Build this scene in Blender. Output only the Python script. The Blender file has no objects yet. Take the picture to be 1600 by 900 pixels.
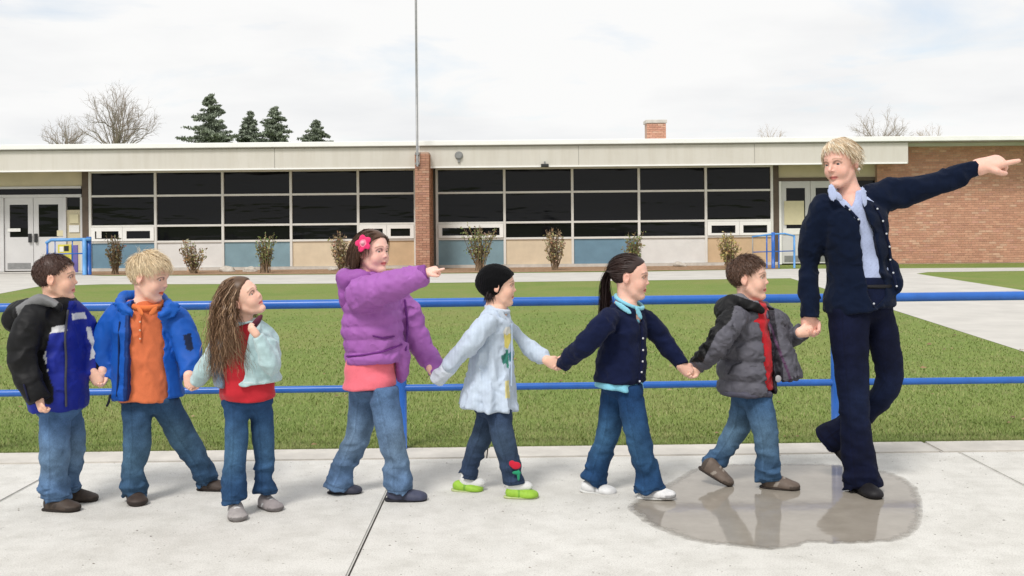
import bpy, bmesh, math, random
import numpy as np
from mathutils import Vector

# ------------------------------------------------------------------ camera
FPX, CAMH, HOR, ROLL = 1700.0, 1.27, 350.0, 0.0095
scene = bpy.context.scene
COL = scene.collection
cam_d = bpy.data.cameras.new('camera')
cam = bpy.data.objects.new('camera', cam_d)
COL.objects.link(cam)
cam.location = (0, 0, CAMH)
cam.rotation_euler = (math.pi / 2, ROLL, 0)
cam.rotation_mode = 'XYZ'
cam_d.sensor_width = 36.0
cam_d.lens = 36.0 * FPX / 1600.0
cam_d.shift_y = -(450.0 - HOR) / 1600.0
cam_d.clip_end = 3000
cam_d.clip_start = 0.05
scene.camera = cam

# ------------------------------------------------------------------ light
scene.view_settings.view_transform = 'Standard'
scene.view_settings.look = 'None'
scene.view_settings.exposure = 0.0
scene.view_settings.gamma = 1.0
SUN_EL, SUN_AZ = math.radians(52), math.radians(205)   # azimuth from +Y, clockwise
world = bpy.data.worlds.new('World')
scene.world = world
world.use_nodes = True
wt = world.node_tree
wt.nodes.clear()
def wn(t, **k):
    n = wt.nodes.new(t)
    for a, b in k.items():
        setattr(n, a, b)
    return n
w_out = wn('ShaderNodeOutputWorld')
w_bg = wn('ShaderNodeBackground')
w_bg.inputs['Strength'].default_value = 0.10
sky = wn('ShaderNodeTexSky', sky_type='NISHITA')
sky.sun_disc = False
sky.sun_elevation = SUN_EL
sky.sun_rotation = SUN_AZ
tc = wn('ShaderNodeTexCoord')
sep = wn('ShaderNodeSeparateXYZ')
wt.links.new(tc.outputs['Generated'], sep.inputs[0])
zz = wn('ShaderNodeMath', operation='ABSOLUTE'); wt.links.new(sep.outputs['Z'], zz.inputs[0])
za = wn('ShaderNodeMath', operation='ADD'); wt.links.new(zz.outputs[0], za.inputs[0]); za.inputs[1].default_value = 0.13
dx = wn('ShaderNodeMath', operation='DIVIDE'); wt.links.new(sep.outputs['X'], dx.inputs[0]); wt.links.new(za.outputs[0], dx.inputs[1])
dy = wn('ShaderNodeMath', operation='DIVIDE'); wt.links.new(sep.outputs['Y'], dy.inputs[0]); wt.links.new(za.outputs[0], dy.inputs[1])
cmb = wn('ShaderNodeCombineXYZ'); wt.links.new(dx.outputs[0], cmb.inputs[0]); wt.links.new(dy.outputs[0], cmb.inputs[1])
n1 = wn('ShaderNodeTexNoise'); n1.inputs['Scale'].default_value = 1.35; n1.inputs['Detail'].default_value = 7; n1.inputs['Roughness'].default_value = 0.55; n1.inputs['Distortion'].default_value = 0.4
mp1 = wn('ShaderNodeMapping'); mp1.inputs['Location'].default_value = (3.55, 1.2, 0)
wt.links.new(cmb.outputs[0], mp1.inputs[0]); wt.links.new(mp1.outputs[0], n1.inputs['Vector'])
r1 = wn('ShaderNodeValToRGB')          # cloud cover: mostly closed, a few thin gaps
r1.color_ramp.elements[0].position = 0.29; r1.color_ramp.elements[0].color = (0.6, 0.6, 0.6, 1)
r1.color_ramp.elements[1].position = 0.455; r1.color_ramp.elements[1].color = (1, 1, 1, 1)
wt.links.new(n1.outputs['Fac'], r1.inputs[0])
n2 = wn('ShaderNodeTexNoise'); n2.inputs['Scale'].default_value = 0.9; n2.inputs['Detail'].default_value = 6; n2.inputs['Roughness'].default_value = 0.5
mp2 = wn('ShaderNodeMapping'); mp2.inputs['Location'].default_value = (0.4, 7.3, 2.0)
wt.links.new(cmb.outputs[0], mp2.inputs[0]); wt.links.new(mp2.outputs[0], n2.inputs['Vector'])
r2 = wn('ShaderNodeValToRGB')          # bright and greyer cloud
r2.color_ramp.elements[0].position = 0.33; r2.color_ramp.elements[0].color = (8.4, 8.5, 8.65, 1)
r2.color_ramp.elements[1].position = 0.56; r2.color_ramp.elements[1].color = (9.7, 9.7, 9.65, 1)
wt.links.new(n2.outputs['Fac'], r2.inputs[0])
skyb = wn('ShaderNodeMixRGB', blend_type='MULTIPLY'); skyb.inputs[0].default_value = 1
skyb.inputs[2].default_value = (1.5, 1.5, 1.5, 1)
wt.links.new(sky.outputs[0], skyb.inputs[1])
mixw = wn('ShaderNodeMixRGB')
wt.links.new(r1.outputs[0], mixw.inputs[0]); wt.links.new(skyb.outputs[0], mixw.inputs[1]); wt.links.new(r2.outputs[0], mixw.inputs[2])
wt.links.new(mixw.outputs[0], w_bg.inputs['Color'])
wt.links.new(w_bg.outputs[0], w_out.inputs[0])
sun_d = bpy.data.lights.new('sun', 'SUN')
sun_d.energy = 2.6
sun_d.angle = math.radians(15)
sun_d.color = (1.0, 0.965, 0.92)
sun = bpy.data.objects.new('sun', sun_d); COL.objects.link(sun)
sdir = Vector((math.sin(SUN_AZ) * math.cos(SUN_EL), math.cos(SUN_AZ) * math.cos(SUN_EL), math.sin(SUN_EL)))
sun.rotation_euler = sdir.to_track_quat('Z', 'Y').to_euler()
sun.location = sdir * 60

# ------------------------------------------------------------------ helpers
random.seed(7)
rng = np.random.default_rng(7)
def UP(px, py, Y):
    u = (px - 800) - ROLL * (py - HOR); v = (py - HOR) + ROLL * (px - 800)
    return np.array((u / FPX * Y, Y, CAMH - v / FPX * Y))
def G(px, py, z=0.0):
    v = (py - HOR) + ROLL * (px - 800)
    p = UP(px, py, (CAMH - z) * FPX / v); return (p[0], p[1])
def lin(c):
    c = c / 255.0
    return c / 12.92 if c <= 0.04045 else ((c + 0.055) / 1.055) ** 2.4
def C3(r, g, b, k=0.8):
    return np.array((lin(r) * k, lin(g) * k, lin(b) * k))
def tag(o, label=None, cat=None, group=None, kind=None):
    if label: o['label'] = label
    if cat: o['category'] = cat
    if group: o['group'] = group
    if kind: o['kind'] = kind
    return o
def empty(name, loc):
    o = bpy.data.objects.new(name, None); COL.objects.link(o); o.location = loc
    o.empty_display_size = 0.1
    return o
def link(name, me, parent=None, mat=None, off=None):
    o = bpy.data.objects.new(name, me); COL.objects.link(o)
    if mat and not me.materials: me.materials.append(mat)
    if parent: o.parent = parent
    return o
def mesh_np(name, V, F, smooth=True, col=None, mids=None):
    """F : (n,k) array of equal-sized faces"""
    me = bpy.data.meshes.new(name)
    V = np.asarray(V, np.float32); F = np.asarray(F, np.int32)
    n, k = F.shape
    me.vertices.add(len(V)); me.vertices.foreach_set('co', V.ravel())
    me.loops.add(n * k); me.loops.foreach_set('vertex_index', F.ravel())
    me.polygons.add(n); me.polygons.foreach_set('loop_start', np.arange(0, n * k, k, dtype=np.int32))
    me.polygons.foreach_set('use_smooth', np.full(n, smooth, bool))
    if mids is not None: me.polygons.foreach_set('material_index', np.asarray(mids, np.int32))
    me.update(calc_edges=True)
    if col is not None:
        a = me.color_attributes.new('Col', 'FLOAT_COLOR', 'POINT')
        c4 = np.ones((len(V), 4), np.float32); c4[:, :3] = col
        a.data.foreach_set('color', c4.ravel())
    return me

# ------------------------------------------------------------------ materials
MATS = {}
def new_mat(name):
    m = bpy.data.materials.new(name); m.use_nodes = True
    nt = m.node_tree; b = nt.nodes['Principled BSDF']
    MATS[name] = m
    return m, nt, b
def nd(nt, t, **k):
    n = nt.nodes.new(t)
    for a, v in k.items():
        if a.startswith('i_'): n.inputs[a[2:].replace('_', ' ')].default_value = v
        else: setattr(n, a, v)
    return n
def ramp(nt, src, stops):
    r = nt.nodes.new('ShaderNodeValToRGB')
    e = r.color_ramp.elements
    while len(e) < len(stops): e.new(0.5)
    for i, (p, c) in enumerate(stops):
        e[i].position = p; e[i].color = (*c, 1) if len(c) == 3 else c
    nt.links.new(src, r.inputs[0]); return r.outputs[0]
def mixc(nt, mode, fac, a, b):
    m = nt.nodes.new('ShaderNodeMixRGB'); m.blend_type = mode
    for s, v in ((0, fac), (1, a), (2, b)):
        if hasattr(v, 'links') or hasattr(v, 'is_linked'): nt.links.new(v, m.inputs[s])
        else: m.inputs[s].default_value = v if s == 0 else ((*v, 1) if len(v) == 3 else v)
    return m.outputs[0]
def bump(nt, b, h, strength=0.3, dist=0.01):
    bp = nt.nodes.new('ShaderNodeBump'); bp.inputs['Strength'].default_value = strength; bp.inputs['Distance'].default_value = dist
    nt.links.new(h, bp.inputs['Height']); nt.links.new(bp.outputs[0], b.inputs['Normal'])
def noise(nt, vec, scale, detail=4, rough=0.5, dist=0.0):
    n = nt.nodes.new('ShaderNodeTexNoise'); n.inputs['Scale'].default_value = scale; n.inputs['Detail'].default_value = detail
    n.inputs['Roughness'].default_value = rough; n.inputs['Distortion'].default_value = dist
    if vec is not None: nt.links.new(vec, n.inputs['Vector'])
    return n.outputs['Fac']
def objco(nt): return nt.nodes.new('ShaderNodeTexCoord').outputs['Object']
def mapped(nt, vec, scale=(1, 1, 1), loc=(0, 0, 0)):
    m = nt.nodes.new('ShaderNodeMapping'); m.inputs['Scale'].default_value = scale; m.inputs['Location'].default_value = loc
    nt.links.new(vec, m.inputs[0]); return m.outputs[0]
def plain(name, c, rough=0.6, var=0.12, nscale=6.0, metal=0.0, spec=0.5, bmp=0.0, bscale=40.0):
    """paint / plaster / metal with a little mottling and wear"""
    m, nt, b = new_mat(name)
    o = objco(nt)
    f = noise(nt, o, nscale, 6, 0.6)
    lo = tuple(x * (1 - var) for x in c); hi = tuple(min(1, x * (1 + var)) for x in c)
    nt.links.new(ramp(nt, f, [(0.3, lo), (0.7, hi)]), b.inputs['Base Color'])
    b.inputs['Roughness'].default_value = rough; b.inputs['Metallic'].default_value = metal
    b.inputs['Specular IOR Level'].default_value = spec
    if bmp: bump(nt, b, noise(nt, o, bscale, 4), bmp, 0.01)
    return m
def attr_mat(name, rough=0.8, var=0.15, nscale=25.0, bmp=0.2, bscale=300.0, spec=0.3, sheen=0.0, weave=0.0, sss=0.0, bdist=0.004):
    """material that takes its own colour from the mesh and adds grain"""
    m, nt, b = new_mat(name)
    a = nt.nodes.new('ShaderNodeAttribute'); a.attribute_name = 'Col'
    o = objco(nt)
    f = noise(nt, o, nscale, 5, 0.6)
    g = ramp(nt, f, [(0.25, (1 - var,) * 3), (0.75, (1 + var,) * 3)])
    c = mixc(nt, 'MULTIPLY', 1.0, a.outputs['Color'], g)
    if weave:
        f2 = noise(nt, mapped(nt, o, (1, 1, 0.25)), 420.0, 3, 0.7)
        c = mixc(nt, 'MULTIPLY', 1.0, c, ramp(nt, f2, [(0.3, (1 - weave,) * 3), (0.7, (1 + weave,) * 3)]))
    nt.links.new(c, b.inputs['Base Color'])
    b.inputs['Roughness'].default_value = rough; b.inputs['Specular IOR Level'].default_value = spec
    if sheen:
        b.inputs['Sheen Weight'].default_value = sheen; b.inputs['Sheen Roughness'].default_value = 0.5
    if sss:
        b.inputs['Subsurface Weight'].default_value = sss
        b.inputs['Subsurface Radius'].default_value = (0.012, 0.005, 0.003); b.inputs['Subsurface Scale'].default_value = 0.6
    if bmp: bump(nt, b, noise(nt, o, bscale, 4, 0.6), bmp, bdist)
    return m

# ------------------------------------------------------------------ plain geometry
def box_vf(x0, x1, y0, y1, z0, z1):
    V = [(x0, y0, z0), (x1, y0, z0), (x1, y1, z0), (x0, y1, z0), (x0, y0, z1), (x1, y0, z1), (x1, y1, z1), (x0, y1, z1)]
    F = [(0, 3, 2, 1), (4, 5, 6, 7), (0, 1, 5, 4), (1, 2, 6, 5), (2, 3, 7, 6), (3, 0, 4, 7)]
    return V, F
def box(name, x0, x1, y0, y1, z0, z1, mat, parent=None, bev=0.0, rel=True):
    off = parent_off(parent) if rel else (0, 0, 0)
    bm = bmesh.new()
    V, F = box_vf(x0 - off[0], x1 - off[0], y0 - off[1], y1 - off[1], z0 - off[2], z1 - off[2])
    vs = [bm.verts.new(v) for v in V]
    for f in F: bm.faces.new([vs[i] for i in f])
    if bev: bmesh.ops.bevel(bm, geom=list(bm.edges), offset=bev, segments=2, affect='EDGES', profile=0.7)
    me = bpy.data.meshes.new(name); bm.to_mesh(me); bm.free()
    return link(name, me, parent, mat)
def parent_off(p):
    o = np.zeros(3)
    while p is not None:
        o += np.array(p.location); p = p.parent
    return o
def boxes(name, lst, mat, parent=None, col=None):
    """many boxes in one mesh (pieces too small to pick apart singly)"""
    off = parent_off(parent)
    V = []; F = []; Cc = []
    for i, b in enumerate(lst):
        v, f = box_vf(*b); n = len(V); V += v; F += [tuple(q + n for q in ff) for ff in f]
        if col is not None: Cc += [col[i]] * 8
    me = mesh_np(name, np.array(V) - off, F, False, np.array(Cc) if col is not None else None)
    return link(name, me, parent, mat)
def tubes(name, lst, mat, parent=None, sides=6, smooth=True, cols=None):
    """lst: list of (points (n,3), radii (n,)) ; one mesh"""
    off = parent_off(parent)
    V = []; F = []; Cc = []; base = 0
    ang = np.arange(sides) * 2 * math.pi / sides
    for q, (P, R) in enumerate(lst):
        P = np.asarray(P, float); R = np.asarray(R, float); n = len(P)
        T = np.gradient(P, axis=0); T /= np.linalg.norm(T, axis=1)[:, None] + 1e-9
        ref = np.array((0, 0, 1.0)) if abs(T[0][2]) < 0.9 else np.array((1.0, 0, 0))
        A = np.cross(T, ref); A /= np.linalg.norm(A, axis=1)[:, None] + 1e-9
        B = np.cross(T, A)
        ring = P[:, None, :] + R[:, None, None] * (np.cos(ang)[None, :, None] * A[:, None, :] + np.sin(ang)[None, :, None] * B[:, None, :])
        V.append(ring.reshape(-1, 3))
        i = np.arange(n - 1)[:, None] * sides + np.arange(sides)[None, :]
        j = np.arange(n - 1)[:, None] * sides + (np.arange(sides)[None, :] + 1) % sides
        F.append(np.stack([i, j, j + sides, i + sides], -1).reshape(-1, 4) + base)
        if sides % 2 == 0:
            for e in (0, n - 1):
                c = base + e * sides
                for q2 in range(1, sides - 2, 2): F.append(np.array([[c, c + q2, c + q2 + 1, c + q2 + 2]]))
        if cols is not None: Cc.append(np.repeat(np.asarray(cols[q])[None, :], n * sides, 0))
        base += n * sides
    me = mesh_np(name, np.concatenate(V) - off, np.concatenate(F), smooth, np.concatenate(Cc) if cols is not None else None)
    me.validate()
    return link(name, me, parent, mat)
def poly_sheet(name, pts, z, mat, parent=None):
    from mathutils.geometry import tessellate_polygon
    tri = tessellate_polygon([[Vector((p[0], p[1], 0)) for p in pts]])
    P = np.array([(p[0], p[1]) for p in pts]); F = []
    for t in tri:
        a, b_, c = P[t[0]], P[t[1]], P[t[2]]
        cr = (b_[0] - a[0]) * (c[1] - a[1]) - (b_[1] - a[1]) * (c[0] - a[0])
        F.append(t if cr > 0 else (t[0], t[2], t[1]))
    return link(name, mesh_np(name, np.column_stack([P, np.full(len(P), z)]), F, False), parent, mat)
# ================================================================== SETTING
# ---- materials
m_conc, nt, b = new_mat('concrete')
o = objco(nt)
big = noise(nt, o, 0.9, 5, 0.6, 0.3); mid = noise(nt, o, 7.0, 6, 0.65); fine = noise(nt, o, 160.0, 3, 0.7)
c = ramp(nt, big, [(0.3, (0.58, 0.565, 0.53)), (0.7, (0.68, 0.668, 0.635))])
c = mixc(nt, 'MULTIPLY', 0.8, c, ramp(nt, mid, [(0.3, (0.80, 0.795, 0.78)), (0.58, (1.0, 1.0, 1.0))]))
c = mixc(nt, 'MULTIPLY', 0.8, c, ramp(nt, fine, [(0.30, (0.62, 0.61, 0.585)), (0.52, (1.03, 1.03, 1.02))]))
vo = nt.nodes.new('ShaderNodeTexVoronoi'); vo.inputs['Scale'].default_value = 24.0; nt.links.new(o, vo.inputs['Vector'])
pits = ramp(nt, vo.outputs['Distance'], [(0.06, (0.55, 0.53, 0.50)), (0.16, (1, 1, 1))])
pm = ramp(nt, noise(nt, o, 3.0, 3), [(0.48, (0, 0, 0)), (0.62, (1, 1, 1))])
c = mixc(nt, 'MULTIPLY', pm, c, pits)
nt.links.new(c, b.inputs['Base Color']); b.inputs['Roughness'].default_value = 0.88; b.inputs['Specular IOR Level'].default_value = 0.25
bump(nt, b, fine, 0.35, 0.004)
CONC_C = c

m_kerb = plain('kerb_concrete', (0.56, 0.53, 0.48), 0.9, 0.14, 5.0, spec=0.25, bmp=0.3, bscale=150)
m_path = plain('path_concrete', (0.52, 0.50, 0.465), 0.9, 0.10, 1.5, spec=0.2, bmp=0.2, bscale=60)
m_joint = plain('joint_filler', (0.045, 0.04, 0.035), 0.95, 0.3, 20)

m_lawn, nt, b = new_mat('lawn')
o = objco(nt)
f1 = noise(nt, o, 0.55, 5, 0.6, 0.6); f2 = noise(nt, mapped(nt, o, (1, 0.6, 1)), 4.5, 6, 0.7); f3 = noise(nt, mapped(nt, o, (1, 0.35, 1)), 70.0, 4, 0.75)
c = ramp(nt, f1, [(0.30, (0.225, 0.250, 0.080)), (0.52, (0.190, 0.250, 0.066)), (0.72, (0.155, 0.225, 0.056))])
c = mixc(nt, 'MIX', ramp(nt, f2, [(0.50, (0, 0, 0)), (0.72, (0.6, 0.6, 0.6))]), c, (0.25, 0.245, 0.10))
c = mixc(nt, 'MULTIPLY', 1.0, c, ramp(nt, f3, [(0.3, (0.78, 0.78, 0.76)), (0.68, (1.15, 1.15, 1.12))]))
nt.links.new(c, b.inputs['Base Color']); b.inputs['Roughness'].default_value = 0.9; b.inputs['Specular IOR Level'].default_value = 0.15
bump(nt, b, f3, 0.6, 0.03)

m_mulch, nt, b = new_mat('mulch')
o = objco(nt); f = noise(nt, o, 9.0, 6, 0.7)
nt.links.new(ramp(nt, f, [(0.3, (0.16, 0.09, 0.05)), (0.5, (0.34, 0.21, 0.12)), (0.7, (0.44, 0.31, 0.20))]), b.inputs['Base Color'])
b.inputs['Roughness'].default_value = 0.95; bump(nt, b, f, 0.8, 0.05)

# ---- ground: one lawn sheet reaching the horizon
def frame2(z): return z
lawn = poly_sheet('lawn', [(-400, -60), (400, -60), (400, 700), (-400, 700)], -0.012, m_lawn); tag(lawn, kind='structure')

# ---- near sidewalk slabs (kerb line yaws a little against the camera)
KL, KR = (-2.9, 6.155), (2.95, 6.24)
ks = (KR[1] - KL[1]) / (KR[0] - KL[0])
def kY(x, off=0.0): return KL[1] + ks * (x - KL[0]) + off
walk = empty('sidewalk', (0, 5, 0)); tag(walk, kind='structure')
base = poly_sheet('joint_bed', [(-14, 1 - 5), (14, 1 - 5), (14, kY(14, -0.002) - 5), (-14, kY(-14, -0.002) - 5)], -0.010, m_joint, walk)
GAP = 0.004
xs = [-9.6, -7.8, -6.0, -4.2, -2.40, -0.607, 2.43, 5.5, 8.5, 11.5]
for i in range(len(xs) - 1):
    x0, x1 = xs[i] + GAP, xs[i + 1] - GAP
    for (ya, yb, far) in ((1.05, 3.0, 0), (3.008, None, 1)):
        p = [(x0, ya), (x1, ya), (x1, kY(x1, -0.285) if far else yb), (x0, kY(x0, -0.285) if far else yb)]
        bm = bmesh.new()
        vs = [bm.verts.new((q[0], q[1] - 5, 0.0)) for q in p]; f = bm.faces.new(vs)
        r = bmesh.ops.extrude_face_region(bm, geom=[f])
        for v in [g for g in r['geom'] if isinstance(g, bmesh.types.BMVert)]: v.co.z = -0.009
        bmesh.ops.recalc_face_normals(bm, faces=bm.faces)
        top = [e for e in bm.edges if all(v.co.z > -0.001 for v in e.verts)]
        bmesh.ops.bevel(bm, geom=top, offset=0.006, segments=2, affect='EDGES')
        for v in bm.verts:
            if v.co.z < -0.008: v.co.z = -0.0095
        me = bpy.data.meshes.new('slab'); bm.to_mesh(me); bm.free()
        link('slab', me, walk, m_conc)
kerb = empty('kerb_strip', (0, 6, 0)); tag(kerb, kind='structure')
kx = [-9.6, -6.5, -3.3, -0.15, 2.34, 5.4, 8.4, 11.5]
for i in range(len(kx) - 1):
    x0, x1 = kx[i] + .004, kx[i + 1] - .004
    p = [(x0, kY(x0, -0.277) - 6), (x1, kY(x1, -0.277) - 6), (x1, kY(x1) - 6), (x0, kY(x0) - 6)]
    bm = bmesh.new(); f = bm.faces.new([bm.verts.new((q[0], q[1], 0.004)) for q in p])
    r = bmesh.ops.extrude_face_region(bm, geom=[f])
    for v in [g for g in r['geom'] if isinstance(g, bmesh.types.BMVert)]: v.co.z = -0.0095
    bmesh.ops.recalc_face_normals(bm, faces=bm.faces)
    bmesh.ops.bevel(bm, geom=[e for e in bm.edges if all(v.co.z > 0 for v in e.verts)], offset=0.008, segments=2, affect='EDGES')
    me = bpy.data.meshes.new('kerb_block'); bm.to_mesh(me); bm.free(); link('kerb_block', me, kerb, m_kerb)

# ---- puddle: a thin wet sheet with a shore that follows the slab's hollow
pud_px = [(988, 790), (1000, 806), (1040, 828), (1090, 845), (1150, 852), (1205, 857), (1245, 853), (1262, 846), (1300, 848), (1370, 846), (1412, 838), (1432, 820),
          (1436, 800), (1433, 775), (1420, 755), (1395, 742), (1372, 736), (1340, 733), (1300, 727), (1240, 726), (1180, 726), (1120, 728), (1085, 735), (1060, 750), (1020, 770)]
pp = np.array([G(*q) for q in pud_px])
from mathutils import noise as mn
dense = []
for i in range(len(pp)):
    p0, p1, p2, p3 = pp[i - 1], pp[i], pp[(i + 1) % len(pp)], pp[(i + 2) % len(pp)]
    for k in range(8):
        t = k / 8.0
        q = 0.5 * (2 * p1 + (p2 - p0) * t + (2 * p0 - 5 * p1 + 4 * p2 - p3) * t * t + (3 * p1 - p0 - 3 * p2 + p3) * t ** 3)
        w = mn.noise(Vector((q[0] * 9, q[1] * 9, 3))) * 0.012 + mn.noise(Vector((q[0] * 30, q[1] * 30, 5))) * 0.006
        dense.append((q[0] + w, q[1] + w * 1.6))
m_pud, nt, b = new_mat('puddle_water')
o = objco(nt)
f = noise(nt, o, 8.0, 5, 0.6)
nt.links.new(ramp(nt, f, [(0.3, (0.265, 0.236, 0.197)), (0.7, (0.325, 0.294, 0.25))]), b.inputs['Base Color'])
b.inputs['Roughness'].default_value = 0.9; b.inputs['Specular IOR Level'].default_value = 0.0
b.inputs['Coat Weight'].default_value = 0.85; b.inputs['Coat Roughness'].default_value = 0.07; b.inputs['Coat IOR'].default_value = 1.34
bp = nt.nodes.new('ShaderNodeBump'); bp.inputs['Strength'].default_value = 0.03; bp.inputs['Distance'].default_value = 0.01
nt.links.new(noise(nt, o, 14.0, 2), bp.inputs['Height']); nt.links.new(bp.outputs[0], b.inputs['Coat Normal'])
at = nt.nodes.new('ShaderNodeAttribute'); at.attribute_name = 'Col'           # 0 at the shore, 1 where the water stands
ad = nt.nodes.new('ShaderNodeMath'); ad.operation = 'MULTIPLY_ADD'; nt.links.new(noise(nt, o, 26.0, 5, 0.65), ad.inputs[0]); ad.inputs[1].default_value = 0.9
nt.links.new(at.outputs['Fac'], ad.inputs[2])
nt.links.new(ramp(nt, ad.outputs[0], [(0.35, (0, 0, 0)), (0.98, (1, 1, 1))]), b.inputs['Alpha'])
dn = np.array(dense); ctr_ = dn.mean(0); nD = len(dn)
Vp = [np.column_stack([ctr_ + (dn - ctr_) * k_, np.full(nD, 0.0013)]) for k_ in (1.03, 0.97, 0.87, 0.45)] + [np.array([[ctr_[0], ctr_[1], 0.0013]])]
Cp = np.repeat(np.array((0.0, 0.42, 1.0, 1.0))[:, None], nD, 1).ravel(); Cp = np.append(Cp, 1.0)
Fp = []
for r_ in range(3):
    for i in range(nD):
        j = (i + 1) % nD; Fp.append((r_ * nD + i, r_ * nD + j, (r_ + 1) * nD + j, (r_ + 1) * nD + i))
for i in range(0, nD, 2): Fp.append((3 * nD + i, 3 * nD + (i + 1) % nD, 3 * nD + (i + 2) % nD, 4 * nD))
ar = lambda q: sum(Vp_[q[k]][0] * Vp_[q[(k + 1) % 4]][1] - Vp_[q[(k + 1) % 4]][0] * Vp_[q[k]][1] for k in range(4))
Vp_ = np.concatenate(Vp); Fp = [q if ar(q) > 0 else q[::-1] for q in Fp]
pud = link('puddle', mesh_np('puddle', Vp_, Fp, False, np.repeat(Cp[:, None], 3, 1)), None, m_pud); tag(pud, kind='structure')
# damp stain on the slab at the right
m_damp = plain('damp_concrete', (0.36, 0.34, 0.31), 0.6, 0.15, 5, spec=0.4)

# ---- far paths
def gpoly(name, pts, z, mat):
    o = poly_sheet(name, [G(*q) for q in pts], z, mat); tag(o, kind='structure'); return o
gpoly('far_path', [(-400, 480), (-200, 468), (0, 458), (60, 447), (160, 443.5), (420, 443), (700, 441), (1000, 437.5), (1235, 434), (1395, 483), (1600, 548), (2100, 706),
                   (2600, 560), (1800, 478), (1600, 453), (1432, 427), (1450, 424.5), (1900, 419), (1900, 416), (1240, 419.5), (1000, 424), (700, 427), (300, 430), (160, 430.5), (60, 426), (-300, 428)], -0.009, m_path)
gpoly('mulch_bed', [(128, 429.5), (300, 429), (700, 426), (1000, 422.6), (1215, 419.8), (1215, 411), (900, 413), (600, 416), (128, 420)], -0.005, m_mulch)
gpoly('entry_pad', [(-300, 427), (60, 427), (135, 429.5), (128, 417.8), (-300, 421)], -0.001, m_path)

# ---- grass blades, nearest the walk
def make_grass():
    m, nt, b = new_mat('grass_blade')
    a = nt.nodes.new('ShaderNodeAttribute'); a.attribute_name = 'Col'
    oi = nt.nodes.new('ShaderNodeObjectInfo')
    c = mixc(nt, 'MULTIPLY', 1.0, a.outputs['Color'], ramp(nt, oi.outputs['Random'], [(0, (1.0, 1.0, 1.0)), (1, (1.0, 1.0, 1.0))]))
    nt.links.new(c, b.inputs['Base Color']); b.inputs['Roughness'].default_value = 0.6; b.inputs['Specular IOR Level'].default_value = 0.3
    r = np.random.default_rng(3)
    V = []; F = []; Cc = []
    # real blades along the front edge and across the first metres of lawn
    n = 230000
    u = r.random(n); ymax = 17.0
    depth = (u ** 2.1) * (ymax - 6.15)
    x = (r.random(n) - 0.5); Y = 6.2 + depth
    x = x * Y * (1.06) ; 
    y = np.array([kY(a_, 0.004) for a_ in x]) + depth
    # stay out of the path
    E0 = np.array(G(1235, 434)); E1 = np.array(G(1600, 548))
    side = (E1[0] - E0[0]) * (y - E0[1]) - (E1[1] - E0[1]) * (x - E0[0])
    keep = (side < -0.03 * np.linalg.norm(E1 - E0)) & (r.random(n) > (depth / (ymax - 6.15)) ** 1.5)
    x, y, depth = x[keep], y[keep], depth[keep]; n = len(x)
    h = (0.011 + 0.014 * r.random(n)) * (1 + 0.25 * (depth < 0.12)); wd = (0.0013 + 0.0013 * r.random(n)) * (1 + depth * 0.20)
    az = r.random(n) * 6.283; lean = 0.4 + 0.9 * r.random(n)
    dxy = np.stack([np.cos(az), np.sin(az)], 1); px = np.stack([-np.sin(az), np.cos(az)], 1)
    b0 = np.stack([x, y], 1)
    z0 = np.full(n, -0.014)
    p0 = np.column_stack([b0 - px * wd[:, None], z0]); p1 = np.column_stack([b0 + px * wd[:, None], z0])
    mid = b0 + dxy * (h * lean * 0.35)[:, None]
    p2 = np.column_stack([mid + px * (wd * .8)[:, None], z0 + h * 0.6]); p3 = np.column_stack([mid - px * (wd * .8)[:, None], z0 + h * 0.6])
    tip = b0 + dxy * (h * lean)[:, None]
    p4 = np.column_stack([tip + px * (wd * .15)[:, None], z0 + h]); p5 = np.column_stack([tip - px * (wd * .15)[:, None], z0 + h])
    Vv = np.stack([p0, p1, p4, p5], 1).reshape(-1, 3)
    i = np.arange(n)[:, None] * 4
    Ff = i + np.array([[0, 1, 2, 3]])
    g = np.array([(0.205, 0.270, 0.066), (0.225, 0.285, 0.078), (0.185, 0.252, 0.060), (0.275, 0.285, 0.105), (0.33, 0.30, 0.15)])
    nz = np.array([mn.noise(Vector((a_ * 1.7, b_ * 1.1, 0))) for a_, b_ in zip(x[::1], y[::1])])
    k = r.random(n)
    pick = np.where(k < 0.36, 0, np.where(k < 0.64, 1, np.where(k < 0.86, 2, np.where(k < 0.95, 3, 4))))
    dry = (nz > 0.06) & (r.random(n) < 0.42); pick[dry] = 3
    cc = np.repeat(g[pick] * (0.88 + 0.24 * r.random((n, 1))), 4, 0)
    me = mesh_np('grass', Vv, Ff, True, cc)
    o = link('grass', me, None, m); tag(o, 'short green lawn grass with dry yellow patches behind the sidewalk', 'grass', kind='stuff')
make_grass()

# ================================================================== SCHOOL BUILDING
m_fascia, nt, b = new_mat('fascia_paint')
o = objco(nt)
c = ramp(nt, noise(nt, o, 0.8, 5, 0.6), [(0.3, (0.59, 0.56, 0.505)), (0.7, (0.64, 0.61, 0.555))])
c = mixc(nt, 'MULTIPLY', 0.8, c, ramp(nt, noise(nt, mapped(nt, o, (3.2, 1, 0.22)), 1.6, 5, 0.7), [(0.38, (0.93, 0.92, 0.90)), (0.56, (1, 1, 1))]))
nt.links.new(c, b.inputs['Base Color']); b.inputs['Roughness'].default_value = 0.7
m_coping = plain('coping_white', (0.86, 0.86, 0.84), 0.45, 0.04, 2.0)
m_soffit = plain('soffit', (0.42, 0.37, 0.27), 0.8, 0.08, 2)
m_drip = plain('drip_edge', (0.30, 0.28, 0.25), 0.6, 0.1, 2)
m_header = plain('header_panel', (0.60, 0.53, 0.37), 0.8, 0.08, 2)
m_alu = plain('window_frame_metal', (0.72, 0.70, 0.66), 0.45, 0.06, 3)
m_white = plain('white_frame', (0.84, 0.83, 0.80), 0.5, 0.05, 3)
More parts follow.
